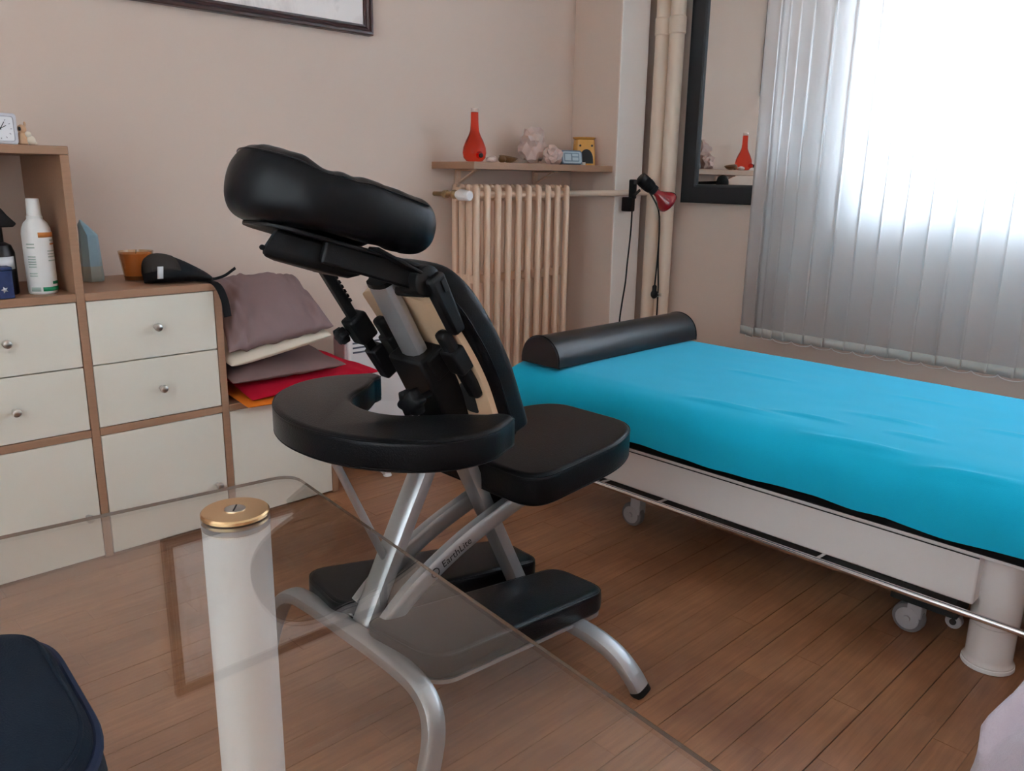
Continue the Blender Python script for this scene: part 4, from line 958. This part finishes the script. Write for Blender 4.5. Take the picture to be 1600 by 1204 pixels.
# face cradle arms and rods
part(MB().beam((.665, CY - .070, .888), (.835, CY - .088, .832), .016, .038, (0, 1, 0)), 'cradle_arm', M['plastic'], bevel=.004)
part(MB().beam((.665, CY + .070, .888), (.75, CY + .080, .850), .016, .034, (0, 1, 0)), 'cradle_arm', M['plastic'], bevel=.004)
rod = part(MB().beam((.745, yf_, .862), (.870, yf_, .665), .014, .018, (0, 1, 0)), 'toothed_rod', M['plastic'], bevel=.002)
d_ = (Vector((.870, 0, .665)) - Vector((.745, 0, .862))).normalized(); nn = Vector((-d_.z, 0, d_.x))
for k in range(9):
    c = Vector((.757, yf_, .843)) + d_ * (.010 * k) + (nn if nn.x > 0 else -nn) * .010
    MB().beam(c - d_ * .003, c + d_ * .003, .012, .007, (0, 1, 0)).build('tooth', M['plastic'], rod)
part(MB().beam((.858, yf_, .690), (.896, yf_, .632), .030, .030, (0, 1, 0)), 'rod_foot', M['plastic'], bevel=.005)
part(MB().beam((.815, yf_, .752), (.845, yf_, .706), .038, .040, (0, 1, 0)), 'rod_clamp', M['plastic'], bevel=.006)
part(MB().tube([(.825, yf_ + .01, .728), (.800, yf_ + .01, .716)], .007, 10), 'knob_stem', M['plastic'])
star_knob((.806, yf_ + .01, .719), (-1, 0, -.45), .015, .018)
# cradle platform
ang = radians(16.5); ca_, sa_ = cos(ang), sin(ang); FO = Vector((.702, CY - .004, .953))
fxf = lambda a, y, z: FO + Vector((a * ca_ + z * sa_, y, -a * sa_ + z * ca_))
pl_o = round_poly([(-.105, -.075), (.150, -.105), (.150, .105), (-.105, .060)], [.05, .02, .02, .05], 6)
part(MB().loft([[fxf(a, y, z) for a, y in pl_o] for z in (-.060, -.053)]), 'cradle_plate', M['plastic'], bevel=.002)
part(MB().loft([[fxf(a, y, -.060) for a, y in ((-.096, -.060), (.100, -.066), (.100, .030), (-.060, .0))], [fxf(a, y, -.095) for a, y in ((-.112, -.062), (.060, -.068), (.060, .030), (-.070, .0))], [fxf(a, y, -.104) for a, y in ((-.104, -.056), (.045, -.06), (.045, .026), (-.064, -.006))]]), 'cradle_bracket', M['plastic'], bevel=.006)
part(MB().beam(fxf(.055, -.090, -.050), fxf(.163, -.100, -.072), .030, .006, (0, 1, 0)), 'plate_lip', M['plastic'], bevel=.002)
for a, y, z in ((-.113, -.064, -.092), (.0, -.0695, -.085), (-.002, -.0695, -.070)):
    part(MB().lathe([(.004, 0), (.004, .003)], fxf(a, y, z), (0, -1, 0), 10), 'screw', M['plastic'])
# face cushion: horseshoe
hp = [(.122, -.080), (.08, -.083), (.03, -.084), (-.015, -.080), (-.055, -.066), (-.085, -.038), (-.097, 0)]
hp = hp + [(a, -y) for a, y in hp[-2::-1]]
hpath = smooth_path([(a, y, 0) for a, y in hp], 6)
# round the two tips
def cushion_ring(i, n):
    p = hpath[i]; t_ = (hpath[min(i + 1, n - 1)] - hpath[max(0, i - 1)]).normalized(); w_ = Vector((-t_.y, t_.x, 0))
    e = min(i, n - 1 - i) / (n - 1)
    crown = math.exp(-((e - .5) / .16) ** 2)
    hh = .047 + .011 * crown; ww = .045 + .006 * crown
    dip = .010 * math.exp(-((e - .31) / .035) ** 2) + .006 * math.exp(-((e - .24) / .025) ** 2)
    k = 1.0
    return p, w_, ww, hh, dip, e
n_ = len(hpath); rings = []
tipsteps = [(.043, .05), (.041, .35), (.035, .6), (.024, .82), (.011, .96)]
def ring_at(i, off, k):
    p, w_, ww, hh, dip, e = cushion_ring(i, n_)
    t_ = (hpath[min(i + 1, n_ - 1)] - hpath[max(0, i - 1)]).normalized(); p = p + t_ * off
    out = []
    for j in range(28):
        a = 2 * pi * j / 28; ca2 = math.copysign(abs(cos(a)) ** .8, cos(a)); sa2 = math.copysign(abs(sin(a)) ** .85, sin(a))
        wr = .0022 * nz(e * 26, a * 1.4, 2.0) + .0018 * nz(e * 60, a * 1.1, 5.0) * (1 if sa2 > 0 else .3)
        q = p + w_ * (ca2 * ww * k)
        z = sa2 * (hh * (1 - .0)) * k - (dip * max(0, sa2) ** .7) + wr
        out.append(fxf(q.x, q.y, z + .002))
    return out
for o_, k in tipsteps: rings.append(ring_at(0, -o_, k))
for i in range(n_): rings.append(ring_at(i, 0, 1.0))
for o_, k in tipsteps[::-1]: rings.append(ring_at(n_ - 1, o_, k))
fc_ = part(MB().loft(rings), 'face_cushion', M['vinyl2'], angle=80, subsurf=1)
seam = []
for i in range(n_):
    p, w_, ww, hh, dip, e = cushion_ring(i, n_); sgn = 1
    outw = w_ if (p + w_ * .01 - Vector((.03, 0, 0))).length > (p - w_ * .01 - Vector((.03, 0, 0))).length else -w_
    q = p + outw * ww * .80; seam.append(fxf(q.x, q.y, hh * .72 - dip * .7 + .0035))
MB().tube(seam, .0013, 6).build('seam', M['vinyl'], fc_)

# ------------------------------------------------------------------ glass table
TZ = .656; TA = radians(-6); e1 = Vector((cos(TA), sin(TA), 0)); e2 = Vector((-sin(TA), cos(TA), 0)); TC = Vector((.452, .836, 0))
tb = thing('glass_table', 'clear glass table with white tube legs and brass leg caps', 'table', (-.1, .5, 0))
def tpt(a, b, z): q = TC - e1 * a - e2 * b; return Vector((q.x, q.y, z))
to_ = round_poly([(0, 0), (1.12, 0), (1.12, .80), (0, .80)], .028, 8)
MB().loft([[tpt(a, b, z) for a, b in inset(to_, i)] for z, i in ((TZ - .0040, .0008), (TZ, .0008))]).build('glass_top', M['tableglass'], tb, smooth=False)
MB().loft([[tpt(a, b, z) for a, b in inset(to_, i)] for z, i in ((TZ - .0039, .0004), (TZ - .0035, 0), (TZ - .0005, 0), (TZ - .0001, .0004))], cap=False).build('polished_edge', M['edge'], tb)
lc = Vector((.346, .765, 0)); q = TC - lc; la, lb = q.dot(e1), q.dot(e2)
for a, b in ((la, lb), (1.12 - la, lb), (la, .80 - lb), (1.12 - la, .80 - lb)):
    p = tpt(a, b, 0)
    lg = MB().lathe([(.033, .001), (.034, .004), (.034, TZ - .0115)], p, n=48).build('leg', M['white'], tb)
    MB().lathe([(.0338, TZ - .0113), (.0345, TZ - .0105), (.0345, TZ - .0045)], p, n=48).build('washer', M['castor'], lg)
    cp = MB().lathe([(.0335, TZ + .0003), (.0345, TZ + .0012), (.0345, TZ + .0042), (.0330, TZ + .0058), (.0105, TZ + .0062)], p, n=48).build('brass_cap', M['gold'], lg)
    MB().lathe([(.0105, TZ + .0058), (.0105, TZ + .0070), (.0095, TZ + .0074)], p, n=28).build('screw_head', M['steel'], cp)
    MB().beam(p + Vector((-.005, -.0066, TZ + .0076)), p + Vector((.005, .0066, TZ + .0076)), .0016, .0006, (1, -.7, 0)).build('screw_slot', M['ink'], cp)

# navy bag on the table
t = thing('navy_bag', 'navy blue canvas bag with stitched rounded corner lying on the glass table', 'bag', (-.03, .46, TZ))
bo_ = round_poly([(.122, .580), (-.15, .606), (-.20, .37), (.112, .385)], [.05, .06, .06, .075], 12)
def bxf(x, y, z): return Vector((x, y, TZ + .0035 + z))
bz = [(0, .018), (.004, .006), (.014, .0), (.030, .002), (.042, .006), (.050, .014), (.055, .026), (.0575, .042)]
MB().loft([[bxf(x, y, z + .002 * nz(x * 20, y * 20, z * 30)) for x, y in inset(bo_, i)] for z, i in bz]).build('body', M['navy'], t, angle=70)
MB().tube([bxf(x, y, .036) for x, y in inset(bo_, .0035)], .0035, 8, closed=True).build('piping', M['navyedge'], t)
MB().tube([bxf(x, y, .0465) for x, y in inset(bo_, .0105)], .0018, 8, closed=True).build('stitched_seam', M['navy'], t)

# lilac fleece draped over a stool
def fleece(u, v):
    a = 2 * pi * u; r = v; cx_, cy_ = 1.075, .045
    k = (abs(cos(a)) ** 4.5 + abs(sin(a)) ** 4.5) ** (-1 / 4.5)
    if r < .6:
        q = r / .6; R_ = q; z = .44 - .055 * q ** 4
    else:
        q = (r - .6) / .4; R_ = 1 + .10 * q ** .7; z = .385 - .38 * q
    y_ = cy_ + .165 * k * R_ * sin(a)
    fold = 1 + (.025 * sin(a * 7 + 1.2) + .03 * sin(a * 13 + .5)) * max(0, r - .45)
    fold += (.065 * (1 - 2 * abs(sin(z * 20 + y_ * 34)))) * min(1, max(0, (r - .35) * 4)) * min(1, max(0, (1.02 - r) * 6))
    x = cx_ + .230 * k * R_ * fold * cos(a); y = cy_ + .165 * k * R_ * fold * sin(a)
    t_ = y + .25 * x
    z += (.013 * (1 - 2 * abs(sin(t_ * 42 + .6 * sin(x * 9)))) + .005 * sin(t_ * 120 + 5 * x) + .010 * nz(x * 9, y * 9, 1)) * min(1, max(0, (.95 - r) * 3))
    return Vector((x, y, max(.003, z)))
fm = MB().grid(fleece, 140, 64, True); fm.f.append(tuple(range(96)))
tag(fm.build('fleece_throw', M['lilac'], org=(1.075, .045, 0), angle=80, solid=.006), 'pale lilac fleece throw draped in folds in front of the bed', 'blanket')
